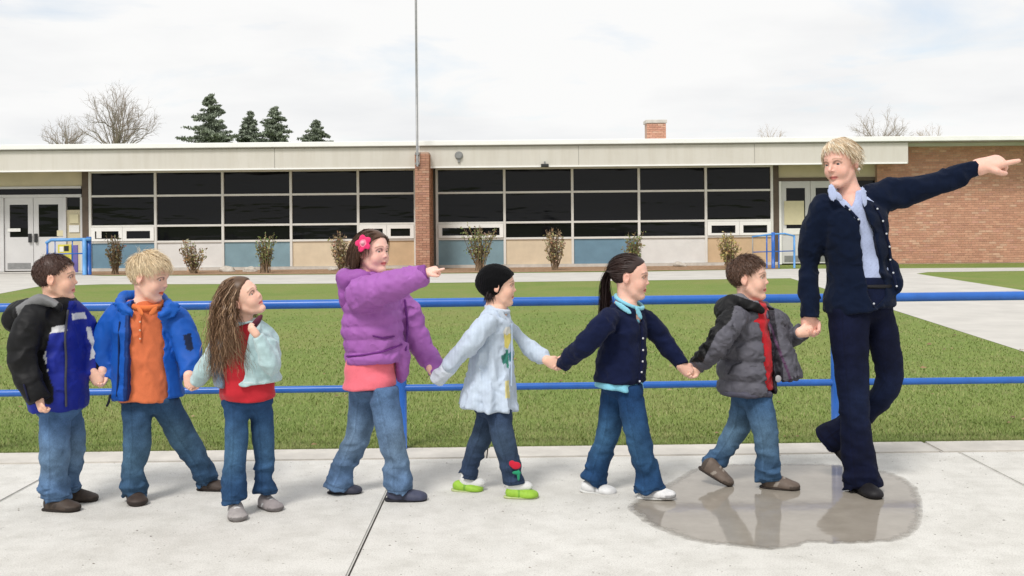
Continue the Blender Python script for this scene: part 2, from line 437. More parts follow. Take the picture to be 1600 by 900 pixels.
m_darkm = plain('dark_bronze', (0.10, 0.07, 0.05), 0.6, 0.2, 5)
m_doorp = plain('door_paint', (0.60, 0.59, 0.585), 0.5, 0.05, 2)
m_roofm = plain('roof_membrane', (0.55, 0.55, 0.53), 0.9, 0.1, 1)
m_wallin = plain('inner_wall', (0.40, 0.37, 0.32), 0.9, 0.1, 1)
m_blue1 = plain('panel_blue', (0.14, 0.25, 0.335), 0.6, 0.10, 2.5)
m_blue2 = plain('panel_grey_blue', (0.20, 0.31, 0.36), 0.65, 0.10, 2.5)
m_cream = plain('panel_cream', (0.66, 0.55, 0.40), 0.7, 0.08, 2.5)
m_tan = plain('panel_tan', (0.58, 0.42, 0.26), 0.7, 0.10, 2.5)
m_pwhite = plain('panel_white', (0.70, 0.69, 0.67), 0.65, 0.06, 2.5)
m_black = plain('black_plastic', (0.02, 0.02, 0.022), 0.4, 0.1, 10)
m_gmetal = plain('grey_metal', (0.28, 0.28, 0.28), 0.45, 0.15, 10, metal=0.4)
m_paper = plain('paper_notice', (0.66, 0.60, 0.40), 0.9, 0.05, 8)
m_paperw = plain('paper_white', (0.78, 0.77, 0.74), 0.9, 0.04, 8)
m_bluemetal = plain('blue_rail_paint', (0.018, 0.115, 0.44), 0.32, 0.12, 9)

m_glass, nt, b = new_mat('dark_glass')
o = objco(nt)
b.inputs['Base Color'].default_value = (0.006, 0.0065, 0.008, 1)
b.inputs['Roughness'].default_value = 0.05; b.inputs['Specular IOR Level'].default_value = 0.21
bump(nt, b, noise(nt, mapped(nt, o, (0.45, 1, 2.4)), 0.8, 3, 0.55), 0.30, 0.05)

m_brick = attr_mat('brick_face', 0.9, 0.16, 22, 0.4, 90, 0.2, bdist=0.004)
m_mortar = plain('mortar', (0.46, 0.315, 0.24), 0.95, 0.12, 8)

school = empty('school_building', (0, 32, 0))
tag(school, 'long low school with dark ribbon windows, coloured panels and beige fascia', 'school building')
YW = 32.0
def X(px, Y=YW): return (px - 800) / FPX * Y
ZT, Z1, Z2, Z3, ZB = 2.885, 2.20, 1.315, 0.845, 0.085
# solid core, set well behind the skin
box('wall', X(-500), X(1370) - 0.02, 32.45, 44, -0.2, 3.40, m_wallin, school)
box('plinth', X(132), X(1214), 31.95, 32.40, -0.05, ZB - 0.003, m_kerb, school)
left_m = [141.5, 243.5, 348.5, 455, 560, 649]
right_m = [683, 788.5, 894.5, 998.5, 1103, 1206]
pan_l = [m_blue1, m_pwhite, m_blue2, m_cream, m_tan]
pan_r = [m_blue2, m_cream, m_blue1, m_pwhite, m_tan]
def pane(x0, x1, z0, z1, y=32.03, parent=None, name='pane'):
    o = box(name, x0, x1, y, y + 0.02, z0, z1, m_glass, parent or school)
    t1, t2 = rng.normal() * .004, rng.normal() * .004          # old glazing never sits quite true
    for v in o.data.vertices: v.co.y += t1 * (1 if v.co.x > (x0 + x1) / 2 else -1) + t2 * (1 if v.co.z > (z0 + z1) / 2 else -1)
    return o
for ms, pans, small in ((left_m, pan_l, {0: 2, 4: 2}), (right_m, pan_r, {0: 1, 4: 2})):
    xm = [X(p) for p in ms]
    for x in xm:
        box('mullion', x - 0.036, x + 0.036, 31.955, 32.12, ZB, ZT + 0.05, m_alu, school, 0.006)
    for i in range(5):
        a, c_ = xm[i] + 0.036, xm[i + 1] - 0.036
        for z in (ZT + 0.02, Z1, Z2, Z3):
            box('window_rail', a, c_, 31.965, 32.11, z - 0.03, z + 0.03, m_alu, school, 0.005)
        pane(a, c_, Z1 + 0.03, ZT - 0.01); pane(a, c_, Z2 + 0.03, Z1 - 0.03)
        if i in small:
            n = small[i]; w = (c_ - a) / n
            for k in range(n):
                q0, q1 = a + k * w + 0.004, a + (k + 1) * w - 0.004
                fr = boxes('casement_frame', [(q0, q1, 31.93, 32.0, Z2 - 0.145, Z2 - 0.034), (q0, q1, 31.93, 32.0, Z3 + 0.034, Z3 + 0.10),
                                              (q0, q0 + 0.11, 31.93, 32.0, Z3 + 0.1003, Z2 - 0.1453), (q1 - 0.11, q1, 31.93, 32.0, Z3 + 0.1003, Z2 - 0.1453)], m_white, school)
                pane(q0 + 0.11, q1 - 0.11, Z3 + 0.10, Z2 - 0.145, 31.975, fr)
        else:
            pane(a, c_, Z3 + 0.03, Z2 - 0.03)
        box('spandrel_panel', a, c_, 32.0, 32.10, ZB, Z3 - 0.03, pans[i], school)
# papers in two windows
box('window_sign', X(152), X(160), 31.92, 31.928, Z3 + 0.12, Z2 - 0.13, m_paperw, school)
# eave, fascia, coping and roof
XF0, XF1 = X(-500, 31), X(1420, 31)
box('fascia', XF0, XF1, 31.0, 31.25, 2.885, 3.485, m_fascia, school, 0.01)
box('drip_edge', XF0, XF1 - 0.04, 30.985, 30.999, 2.885, 2.925, m_coping, school)
box('soffit', XF0, XF1 - 0.03, 31.251, 32.44, 2.94, 3.0, m_soffit, school)
box('coping', XF0, X(2100, 31), 30.90, 31.7, 3.52, 3.66, m_coping, school, 0.02)
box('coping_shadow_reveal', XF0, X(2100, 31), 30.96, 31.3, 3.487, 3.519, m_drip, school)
box('roof', XF0, X(2100, 31), 31.71, 46, 3.42, 3.60, m_roofm, school)
# joints on the fascia
for px in (430, 905, 1180):
    box('fascia_joint', X(px, 31) - 0.006, X(px, 31) + 0.006, 30.994, 30.9995, 2.93, 3.48, m_drip, school)

# ---- brickwork: each brick is geometry with its own colour
def bricks(name, x0, x1, y, z0, z1, parent, side=None, tone=1.0, mortar_depth=0.02, seed=1):
    """front-facing courses on plane y; the bricks stand proud of the mortar"""
    r = np.random.default_rng(seed)
    L, Hh, J = 0.194, 0.057, 0.0105
    lst = []; cols = []
    pal = np.array([(0.385, 0.205, 0.143), (0.40, 0.22, 0.153), (0.37, 0.192, 0.133), (0.42, 0.245, 0.172), (0.35, 0.182, 0.13), (0.43, 0.27, 0.195), (0.395, 0.21, 0.158)])
    z = z0; row = 0
    while z + Hh <= z1 + 1e-4:
        x = x0 - (L / 2 if row % 2 else 0)
        while x < x1 - 0.02:
            a, b2 = max(x, x0), min(x + L, x1)
            if b2 - a > 0.03:
                pr = 0.004 * r.random()
                lst.append((a, b2, y - 0.006 - pr, y + 0.02, z, z + Hh))
                cols.append(pal[min(6, int(r.random() * r.random() * 9.0))] * (0.9 + 0.2 * r.random()) * tone)
            x += L + J
        z += Hh + J; row += 1
    o = boxes(name, lst, m_brick, parent, cols); o['kind'] = 'stuff'
    return o
BX0 = X(1371, 31.9)
box('brick_backing', BX0, X(2150, 31.9), 31.9, 32.3, -0.2, 3.48, m_mortar, school)
bricks('brick_courses', BX0, X(2150, 31.9), 31.9, 0.02, 3.47, school, seed=3, tone=1.42)
# brick pier between the two window ranges
PX0, PX1 = X(649, 30.4), X(671, 30.4)
box('pier_core', PX0 + .008, PX1 - .008, 30.41, 31.94, -0.1, 3.30, m_mortar, school)
bricks('pier_courses', PX0, PX1, 30.40, 0.02, 3.30, school, seed=5, tone=1.12)
# the pier's flank
def flank(name, x, y0, y1, z1, seed):
    r = np.random.default_rng(seed); lst = []; cols = []; z = 0.02; row = 0
    while z < z1 - 0.05:
        y = y0 - (0.1 if row % 2 else 0)
        while y < y1 - .03:
            lst.append((x - 0.02, x + 0.005 + 0.003 * r.random(), max(y, y0), min(y + 0.194, y1), z, z + 0.057))
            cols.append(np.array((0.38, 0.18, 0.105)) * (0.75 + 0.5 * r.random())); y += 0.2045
        z += 0.0675; row += 1
    o = boxes(name, lst, m_brick, school, cols); o['kind'] = 'stuff'
flank('pier_side_courses', PX1 - 0.004, 30.425, 31.93, 3.28, 8)
# chimney on the roof
CX0, CX1 = X(1012, 40), X(1042, 40); CZ = UP(1027, 187, 40)[2]
box('chimney', CX0 + .01, CX1 - .01, 40.01, 40.7, 3.5, CZ - 0.02, m_mortar, school)
bricks('chimney_courses', CX0, CX1, 40.0, 3.62, CZ - 0.14, school, seed=9, tone=1.5)
box('chimney_cap', CX0 - .04, CX1 + .04, 39.96, 40.75, CZ - 0.12, CZ, m_kerb, school, 0.02)

# ---- left entrance
def door_set(xa, xb, parent):
    pass
Zd = lambda px, py: UP(px, py, YW)[2]
box('header_panel', X(-300), X(129), 32.06, 32.3, Zd(60, 291), 2.939, m_header, school)
box('corner_post', X(129), X(139), 31.97, 32.3, 0.0, 2.939, m_darkm, school, 0.01)
zt, zb = Zd(60, 291) - 0.003, 0.03
box('door_head', X(-120), X(127), 32.02, 32.2, zt - 0.07, zt, m_doorp, school, 0.006)
pane(X(-100), X(125), zt - 0.24, zt - 0.071, 32.1)
box('door_transom', X(-120), X(127), 32.02, 32.2, zt - 0.33, zt - 0.241, m_doorp, school, 0.006)
def leaf(x0, x1, ztop, hinge, sign):
    dr = boxes('door', [(x0, x1, 32.05, 32.11, 0.03, 1.02), (x0, x1, 32.05, 32.11, ztop - 0.2, ztop),
                        (x0, x0 + 0.15, 32.05, 32.11, 1.0203, ztop - 0.2003), (x1 - 0.15, x1, 32.05, 32.11, 1.0203, ztop - 0.2003)], m_doorp, school)
    pane(x0 + 0.15, x1 - 0.15, 1.02, ztop - 0.2, 32.07, dr)
    hx = x1 - 0.12 if sign > 0 else x0 + 0.04
    box('handle', hx, hx + 0.08, 31.98, 32.045, 0.86, 1.12, m_black, dr, 0.01)
    box('kick_plate', x0 + 0.08, x1 - 0.08, 32.04, 32.049, 0.08, 0.26, m_gmetal, dr)
    return dr
ztop = zt - 0.333
d1 = leaf(X(6), X(50.6), ztop, 0, 1); d2 = leaf(X(51.4), X(98), ztop, 0, -1)
leaf(X(-88), X(-46), ztop, 0, 1); leaf(X(-45), X(-3), ztop, 0, -1)
box('door_jamb', X(-2), X(5.5), 32.0, 32.2, 0.01, ztop, m_doorp, school)
box('door_jamb', X(98.5), X(103), 32.0, 32.2, 0.01, ztop, m_doorp, school)
box('side_panel', X(103.2), X(125), 32.06, 32.2, 0.01, Zd(115, 328), m_header, school)
pane(X(104), X(124), Zd(115, 327), ztop, 32.09)
box('door_jamb', X(125.3), X(128.8), 32.0, 32.2, 0.01, ztop, m_doorp, school)
for (px, py, w, h, mm) in ((11, 357, 20, 5, m_paperw), (88, 360, 10, 9, m_paper), (108, 335, 14, 14, m_paper), (107, 352, 16, 11, m_paperw)):
    z = Zd(px, py); box('posted_notice', X(px), X(px + w), 32.035, 32.04, z - h / FPX * YW, z, mm, school)
# ---- right entrance
box('corner_post', X(1208), X(1217), 31.97, 32.3, 0.0, 2.939, m_darkm, school, 0.01)
box('header_panel', X(1217.3), X(1371) - 0.01, 32.06, 32.3, Zd(1290, 277), 2.939, m_header, school)
zt = Zd(1290, 277) - 0.003
box('door_head', X(1217.3), X(1370), 32.02, 32.2, zt - 0.1, zt, m_darkm, school)
ztop = zt - 0.103
box('door_jamb', X(1217.5), X(1221), 31.99, 32.2, 0.01, ztop, m_white, school)
r1d = leaf(X(1221.5), X(1267), ztop + 0.0, 0, 1); leaf(X(1267.6), X(1313), ztop, 0, -1)
box('door_jamb', X(1313.6), X(1318), 31.99, 32.2, 0.01, ztop, m_white, school)
pane(X(1318.2), X(1370), 1.0, ztop, 32.09)
box('side_panel', X(1318.2), X(1370), 32.07, 32.2, 0.01, 0.998, m_pwhite, school)
z = Zd(1226, 314); box('posted_notice', X(1226), X(1257), 32.03, 32.036, z - 0.70, z, m_paper, school)
z = Zd(1226, 357); box('posted_notice', X(1224), X(1262), 32.03, 32.036, z - 0.18, z, m_paperw, school)

# ---- things fixed to the building
hs = empty('wall_speaker', (X(718, 31), 30.98, UP(718, 243, 31)[2])); tag(hs, 'small round grey speaker mounted on the beige fascia right of the pier', 'speaker')
bm = bmesh.new()
for rr, y0, y1 in ((0.12, -0.02, 0.02), (0.095, -0.06, -0.021)):
    bmesh.ops.create_cone(bm, cap_ends=True, segments=20, radius1=rr, radius2=rr * 0.92, depth=y1 - y0, matrix=__import__('mathutils').Matrix.Translation((0, (y0 + y1) / 2, 0)) @ __import__('mathutils').Matrix.Rotation(math.pi / 2, 4, 'X'))
me = bpy.data.meshes.new('housing'); bm.to_mesh(me); bm.free(); link('housing', me, hs, m_gmetal)
box('bracket', hs.location.x - 0.03, hs.location.x + 0.03, 30.955, 30.999, hs.location.z - 0.2, hs.location.z - 0.1, m_gmetal, hs)
fl = empty('flood_light', (X(852, 31), 30.9, UP(852, 258, 31)[2])); tag(fl, 'small dark flood light hanging under the edge of the fascia', 'flood light')
box('lamp_head', fl.location.x - 0.11, fl.location.x + 0.11, 30.85, 30.97, fl.location.z - 0.06, fl.location.z + 0.03, m_black, fl, 0.02)
box('arm', fl.location.x - 0.02, fl.location.x + 0.02, 30.90, 30.998, fl.location.z + 0.031, fl.location.z + 0.1, m_gmetal, fl)

# ---- flagpole standing on the pier
fp = empty('flagpole', (X(653, 30.33), 30.33, 0)); tag(fp, 'tall thin grey flagpole rising from the top of the brick pier', 'flagpole')
px_ = X(653, 30.33)
tubes('pole', [([(px_, 30.33, 2.9), (px_, 30.33, 6), (px_, 30.33, 11.5)], [0.034, 0.032, 0.024])], m_gmetal, fp, 8)
for z in (2.95, 3.22):
    box('bracket', px_ - 0.06, px_ + 0.06, 30.30, 30.393, z, z + 0.06, m_gmetal, fp)
tubes('halyard', [([(px_ + 0.05, 30.33, 3.0), (px_ + 0.045, 30.33, 11.3)], [0.006, 0.006])], m_pwhite, fp, 4)

# ---- blue hand rails at the two entrances
def rail_thing(name, label, cat, pieces, group=None):
    x, y = pieces[0][1][0][0], pieces[0][1][0][1]
    t = empty(name, (x, y, 0)); tag(t, label, cat, group)
    for nm, pts, r, *mm in pieces:
        P = np.array(pts, float)
        if len(P) == 2: P = np.array([P[0], P[0] * .5 + P[1] * .5, P[1]])
        tubes(nm, [(P, [r] * len(P))], mm[0] if mm else m_bluemetal, t, 8)
    return t
YR = 29.6
def R3(px, py, Y=YR): return tuple(UP(px, py, Y))
def RB(px, Y=YR): p = UP(px, 400, Y); return (p[0], Y, 0.0)
m_lblue = plain('light_blue_paint', (0.10, 0.30, 0.62), 0.4, 0.12, 8)
rail_thing('hand_rail', 'bright blue hand rail with thick end posts beside the left doors', 'hand rail', [
    ('top_bar', [R3(72, 380), R3(80, 375), R3(142, 374)], 0.045, m_lblue), ('post', [RB(74), R3(74, 378)], 0.03), ('post', [RB(86), R3(86, 376)], 0.014), ('post', [RB(113), R3(113, 375)], 0.016),
    ('post', [RB(132), R3(132, 372)], 0.06, m_lblue), ('post', [RB(139, YR + .1), R3(139, 370, YR + .1)], 0.07), ('mid_bar', [R3(74, 397), R3(132, 396)], 0.018)])
rail_thing('hand_rail', 'slim blue hand rail with two bars beside the right doors', 'hand rail', [
    ('top_bar', [R3(1175, 370), R3(1205, 366), R3(1226, 365), R3(1242, 369)], 0.024, m_lblue), ('post', [RB(1176), R3(1176, 370)], 0.016, m_gmetal), ('post', [RB(1198), R3(1198, 367)], 0.02),
    ('post', [RB(1208), R3(1208, 363)], 0.05), ('post', [RB(1217), R3(1217, 366)], 0.018), ('post', [RB(1241), R3(1241, 369)], 0.03, m_lblue), ('mid_bar', [R3(1176, 394), R3(1241, 392)], 0.014)])
m_yel = plain('yellow_board', (0.62, 0.55, 0.08), 0.6, 0.08, 6); m_pur = plain('purple_board', (0.16, 0.13, 0.38), 0.6, 0.08, 6)
t = empty('painted_board', (X(100, 30.2), 30.2, 0)); tag(t, 'small yellow painted board behind the left blue hand rail', 'board')
box('panel', X(90, 30.2), X(111, 30.2), 30.2, 30.24, 0.04, 0.82, m_yel, t, 0.008)
box('white_spot', X(93, 30.2), X(99, 30.2), 30.19, 30.199, 0.62, 0.76, m_paperw, t); box('black_spot', X(100, 30.2), X(107, 30.2), 30.19, 30.199, 0.64, 0.78, m_black, t)
t = empty('painted_board', (X(116, 30.2), 30.2, 0)); tag(t, 'small purple painted board beside the yellow one behind the hand rail', 'board')
box('panel', X(112.5, 30.2), X(121, 30.2), 30.2, 30.24, 0.04, 0.80, m_pur, t, 0.008)

# ---- shrubs in the mulch
m_twig = attr_mat('shrub_twig', 0.9, 0.2, 40, 0.2, 100)
m_leafm = attr_mat('shrub_leaf', 0.7, 0.15, 30, 0.0)
def leaves_mesh(name, pts, size, cols, parent, mat, r, elong=1.7):
    n = len(pts); off = parent_off(parent)
    a = r.normal(size=(n, 3)); a /= np.linalg.norm(a, axis=1)[:, None]
    b_ = np.cross(a, r.normal(size=(n, 3))); b_ /= np.linalg.norm(b_, axis=1)[:, None]
    nrm = np.cross(a, b_)
    s = (size * (0.6 + 0.8 * r.random(n)))[:, None]
    p = np.asarray(pts)
    v0 = p - a * s * elong; v1 = p + b_ * s + nrm * s * .25; v2 = p + a * s * elong; v3 = p - b_ * s + nrm * s * .25
    V = np.stack([v0, v1, v2, v3], 1).reshape(-1, 3) - off
    F = np.arange(n * 4).reshape(n, 4)
    return link(name, mesh_np(name, V, F, True, np.repeat(cols, 4, 0)), parent, mat)
shrub_specs = [(180, 366, 16, 'dark'), (303, 374, 21, 'dry'), (415, 360, 17, 'green'), (535, 360, 22, 'dry'), (749, 350, 28, 'green'), (867, 355, 20, 'dry'), (989, 360, 19, 'green'), (1138, 362, 19, 'yellow')]
shrub_labels = ['narrow dark brown shrub beside the left blue hand rail', 'low dry brown shrub before the white panel on the left', 'upright olive shrub before the grey blue panel on the left',
                'dry shrub half hidden behind the girl with the pink flower', 'tallest and widest green brown shrub just right of the brick pier', 'dry tan shrub before the cream panel right of the pier',
                'small green shrub between the bright blue and white panels', 'yellowish shrub before the tan panel at the far right']
for i, (px, top, hw, kind) in enumerate(shrub_specs):
    r = np.random.default_rng(40 + i)
    Y = 29.9; bx = X(px, Y); h = UP(px, top, Y)[2]; wv = hw / FPX * Y
    t = empty('shrub', (bx, Y, 0)); tag(t, shrub_labels[i], 'shrub', 'shrubs planted along the school wall')
    st = []; cl = []; tips = []
    for k in range(46):
        a = r.random() * 6.283; rad = wv * (0.25 + 0.75 * r.random()); hh = h * (0.45 + 0.55 * r.random())
        tip = np.array((bx + math.cos(a) * rad, Y + math.sin(a) * rad * .8, hh)); b0 = np.array((bx + r.normal() * .05, Y + r.normal() * .05, -0.02))
        mid = b0 * .45 + tip * .55 + np.array((r.normal() * .05, r.normal() * .05, hh * .12))
        ts = np.linspace(0, 1, 6)[:, None]
        P = (1 - ts) ** 2 * b0 + 2 * ts * (1 - ts) * mid + ts ** 2 * tip
        st.append((P, np.linspace(0.012, 0.004, 6))); cl.append(np.array((0.19, 0.13, 0.08)) * (0.7 + 0.7 * r.random()))
        for q in range(13): 
            u = 0.25 + 0.75 * r.random(); tips.append(((1 - u) ** 2 * b0 + 2 * u * (1 - u) * mid + u ** 2 * tip) + r.normal(size=3) * 0.04)
    tubes('stems', st, m_twig, t, 4, True, cl)
    base_c = {'dark': (0.16, 0.13, 0.07), 'dry': (0.33, 0.26, 0.15), 'green': (0.21, 0.22, 0.09), 'yellow': (0.36, 0.30, 0.12)}[kind]
    cc = np.array(base_c)[None, :] * (0.55 + 0.9 * r.random((len(tips), 1))) * (1 + 0.15 * r.normal(size=(len(tips), 3)))
    leaves_mesh('foliage', tips, 0.022, np.clip(cc, 0.01, 1), t, m_leafm, r)

# ---- stones in the bed
m_stone = plain('pale_stone', (0.50, 0.46, 0.40), 0.9, 0.2, 9, bmp=0.4, bscale=30)
stone_specs = [(356, 424, 0.24, 'largest pale stone in the mulch left of the long haired girl'), (391, 424, 0.2, 'flat whitish stone in the mulch below the grey blue panel'), (205, 426, 0.15, 'small brown stone beside the dark shrub'),
               (1062, 416, 0.2, 'low tan stone in front of the white panel'), (1098, 414, 0.17, 'small stone between white panel and yellowish shrub'), (520, 422, 0.15, 'small stone beside the dry shrub left of the pier')]
for i, (px, py, s, lb) in enumerate(stone_specs):
    g = G(px, py); bm = bmesh.new(); bmesh.ops.create_icosphere(bm, subdivisions=3, radius=1)
    for v in bm.verts:
        k = 1 + 0.35 * mn.noise(v.co * 1.3 + Vector((i * 7, 0, 0))) + 0.12 * mn.noise(v.co * 4)
        v.co = Vector((v.co.x * s * k, v.co.y * s * .7 * k, max(-0.25, v.co.z) * s * .55 * k))
    for f in bm.faces: f.smooth = True
    me = bpy.data.meshes.new('stone'); bm.to_mesh(me); bm.free()
    o = link('stone', me, None, m_stone); o.location = (g[0], g[1], 0.02); tag(o, lb, 'stone', 'stones in the planting bed')

# ================================================================== TREES behind the school
m_bark = attr_mat('bark', 0.95, 0.2, 8, 0.3, 30)
def bare_tree(px, top, hw, Y, label, seed, group='bare trees behind the school', limbs=46, shade=1.0):
    r = np.random.default_rng(seed)
    H = UP(px, top, Y)[2]; cx = X(px, Y); sp = hw / FPX * Y
    t = empty('bare_tree', (cx, Y, 0)); tag(t, label, 'tree', group)
    zc = max(H - sp * 1.15, H * .5); rz = H - zc
    crown = []; cc = []
    def branch(p, q, rad, bow, n=6):
        ts = np.linspace(0, 1, n)[:, None]; L = np.linalg.norm(q - p)
        mid = (p + q) / 2 + r.normal(size=3) * L * bow + np.array((0, 0, L * .10))
        P = (1 - ts) ** 2 * p + 2 * ts * (1 - ts) * mid + ts ** 2 * q
        P[1:-1] += r.normal(size=(n - 2, 3)) * L * .02
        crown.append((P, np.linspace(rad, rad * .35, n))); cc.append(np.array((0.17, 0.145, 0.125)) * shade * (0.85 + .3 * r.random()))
        return P
    tz = zc * .62
    for k in range(limbs):
        d = r.normal(size=3); d /= np.linalg.norm(d); d[2] = abs(d[2]) * 1.0 - .25 * r.random()
        e = np.array((cx, Y, zc)) + d * np.array((sp, sp, rz)) * (0.72 + 0.28 * r.random())
        P = branch(np.array((cx + r.normal() * .08, Y + r.normal() * .08, tz + (zc - tz) * r.random() * 1.05)), e, H * .0038 * (.6 + .8 * r.random()), .07, 8)
        for j in range(11):
            p = P[int(r.integers(2, 8))]; L = sp * (.16 + .26 * r.random())
            dd = e - P[0]; dd = dd / np.linalg.norm(dd) + r.normal(size=3) * .55 + np.array((0, 0, .25)); dd /= np.linalg.norm(dd)
            q = p + dd * L
            o_ = (q - np.array((cx, Y, zc))) / np.array((sp, sp, rz)); m_ = np.linalg.norm(o_)
            if m_ > 1.03: q = np.array((cx, Y, zc)) + o_ / m_ * np.array((sp, sp, rz)) * (0.97 + .06 * r.random())
            Q = branch(p, q, H * .0010, .08, 4)
            for w in range(4):
                p2 = Q[int(r.integers(1, 4))]; d2 = dd + r.normal(size=3) * .6; d2 /= np.linalg.norm(d2)
                branch(p2, p2 + d2 * L * (.3 + .3 * r.random()), H * .00055, .05, 3)
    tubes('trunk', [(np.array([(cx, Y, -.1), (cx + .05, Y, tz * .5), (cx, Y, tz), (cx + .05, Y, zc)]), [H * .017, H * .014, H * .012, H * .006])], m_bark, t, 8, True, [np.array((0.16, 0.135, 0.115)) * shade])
    tubes('crown', crown, m_bark, t, 4, True, cc)
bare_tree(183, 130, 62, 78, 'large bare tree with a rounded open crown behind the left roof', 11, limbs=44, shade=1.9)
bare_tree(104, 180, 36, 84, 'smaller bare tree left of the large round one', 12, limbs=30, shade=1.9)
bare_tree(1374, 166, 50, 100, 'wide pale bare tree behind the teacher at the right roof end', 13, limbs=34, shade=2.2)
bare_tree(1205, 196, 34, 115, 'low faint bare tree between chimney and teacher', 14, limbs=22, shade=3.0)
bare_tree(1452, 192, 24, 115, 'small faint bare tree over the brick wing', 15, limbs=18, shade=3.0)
m_needle = attr_mat('needles', 0.8, 0.2, 6, 0.0)
def conifer(px, top, hw, Y, label, seed, group='evergreens behind the school', base_z=2.0):
    r = np.random.default_rng(seed)
    H = UP(px, top, Y)[2]; cx = X(px, Y); W = hw / FPX * Y
    zr = CAMH + 127 / FPX * Y          # height where the roof line cuts it
    t = empty('evergreen_tree', (cx, Y, 0)); tag(t, label, 'tree', group)
    tubes('trunk', [(np.array([(cx, Y, -0.1), (cx, Y, H * .5), (cx, Y, H * .98)]), [H * .02, H * .013, 0.02])], m_bark, t, 8, True, [(0.07, 0.055, 0.045)])
    pts = []; limbs = []; lc = []
    for k in range(170):
        z = base_z + (H - 0.15 - base_z) * (k + r.random()) / 170.0
        f = (H - z) / (H - zr); a = r.random() * 6.283
        L = W * min(f, 1.2) * (0.35 + 0.8 * r.random() ** .7) + .06; lift = L * (.10 - .22 * r.random())
        ts = np.linspace(0, 1, 4)[:, None]
        P = np.array((cx, Y, z)) + ts * np.array((math.cos(a) * L, math.sin(a) * L, lift)) + np.array((0, 0, -0.16 * L)) * (ts * (1 - ts) * 2)
        limbs.append((P, np.linspace(0.04, 0.010, 4))); lc.append((0.09, 0.07, 0.055))
        nn = int(22 + 75 * L); u = r.random(nn) ** 0.75
        spread = 0.04 + 0.13 * L * (1.05 - u)
        pts.append(np.array((cx, Y, z)) + u[:, None] * np.array((math.cos(a) * L, math.sin(a) * L, lift)) + np.column_stack([r.normal(size=nn) * spread, r.normal(size=nn) * spread, r.normal(size=nn) * spread * .5 - .05]))
    tubes('limbs', limbs, m_bark, t, 4, True, lc)
    pts = np.concatenate(pts)
    base = np.array((0.22, 0.255, 0.19)) 
    cc = base * (0.55 + 0.95 * r.random((len(pts), 1)))
    leaves_mesh('needles', pts, 0.042, cc, t, m_needle, r, 2.6)
conifer(331, 143, 52, 70, 'tallest dark evergreen with a pointed crown behind the roof', 21, base_z=4.0)
conifer(393, 170, 28, 75, 'paler evergreen between the tallest and the broad one', 24, base_z=4.2)
conifer(431, 163, 42, 72, 'broad evergreen in the middle of the group behind the roof', 22, base_z=4.0)
conifer(495, 184, 31, 74, 'shortest evergreen at the right end of the group', 23, base_z=4.2)

# ================================================================== RAILING along the lawn
ry = lambda x: kY(x, -0.03)
rl = empty('railing', (0, ry(0), 0)); tag(rl, 'long two-bar blue pipe railing along the lawn behind the children', 'railing')
for nm, zl, rad in (('top_rail', 0.0, 0.0255), ('bottom_rail', 1.0, 0.0195)):
    pl, pr = ((0, 481), (1600, 462)) if zl == 0 else ((0, 614.5), (1600, 593.5))
    a = UP(pl[0], pl[1], ry(-2.88)); b_ = UP(pr[0], pr[1], ry(2.93))
    d = (b_ - a); P = np.array([a + d * s for s in np.linspace(-1.2, 1.7, 9)]); P[:, 1] = [ry(x) for x in P[:, 0]]
    tubes(nm, [(P, [rad] * 9)], m_bluemetal, rl, 12)
for px in (627, 1309, -55, 1991, -737):
    x = UP(px, 600, ry(0))[0]; y = ry(x); zt_ = UP(px, 471 + (627 - px) * .012, y)[2]
    tubes('post', [(np.array([(x, y, -0.05), (x, y, 0.4), (x, y, zt_)]), [0.031, 0.031, 0.031])], m_bluemetal, rl, 12)

# grit and leaf crumbs lying on the concrete, fallen leaves on the lawn
def litter(name, label, n, xr, yr, smin_, smax_, cols, z, mat, seed, keep=None):
    r = np.random.default_rng(seed); V = []; F = []; Cc = []
    for i in range(n):
        x, y = r.uniform(*xr), r.uniform(*yr); s_ = r.uniform(smin_, smax_) * (1 if r.random() < .85 else 1.6)
        if keep and not keep(x, y): continue
        a = r.random() * 6.28; k = len(V)
        for q in range(5):
            rr = s_ * (.6 + .6 * r.random()); V.append((x + math.cos(a + q * 1.2566) * rr, y + math.sin(a + q * 1.2566) * rr * .8, z + 0.0004))
        V.append((x, y, z + s_ * .45))
        c = np.array(cols[int(r.integers(len(cols)))]) * r.uniform(.7, 1.3)
        for q in range(5): F.append((k + q, k + (q + 1) % 5, k + 5))
        Cc += [c] * 6
    o = link(name, mesh_np(name, np.array(V), np.array(F), False, np.array(Cc)), None, mat); tag(o, label, 'litter', kind='stuff')
m_grit = attr_mat('grit', 0.9, 0.2, 60, 0.0)
litter('grit', 'fine dark grit scattered over the pale sidewalk', 1500, (-3.2, 3.2), (2.6, 6.0), .0015, .0042, [(.16, .14, .12), (.22, .19, .15), (.11, .10, .09), (.30, .27, .23)], 0.0, m_grit, 71)
litter('fallen_leaves', 'dry brown leaf scraps lying in the lawn', 130, (-5, 5), (6.3, 12), .010, .022, [(.24, .15, .08), (.33, .23, .13), (.16, .10, .06)], 0.003, m_leafm, 72)
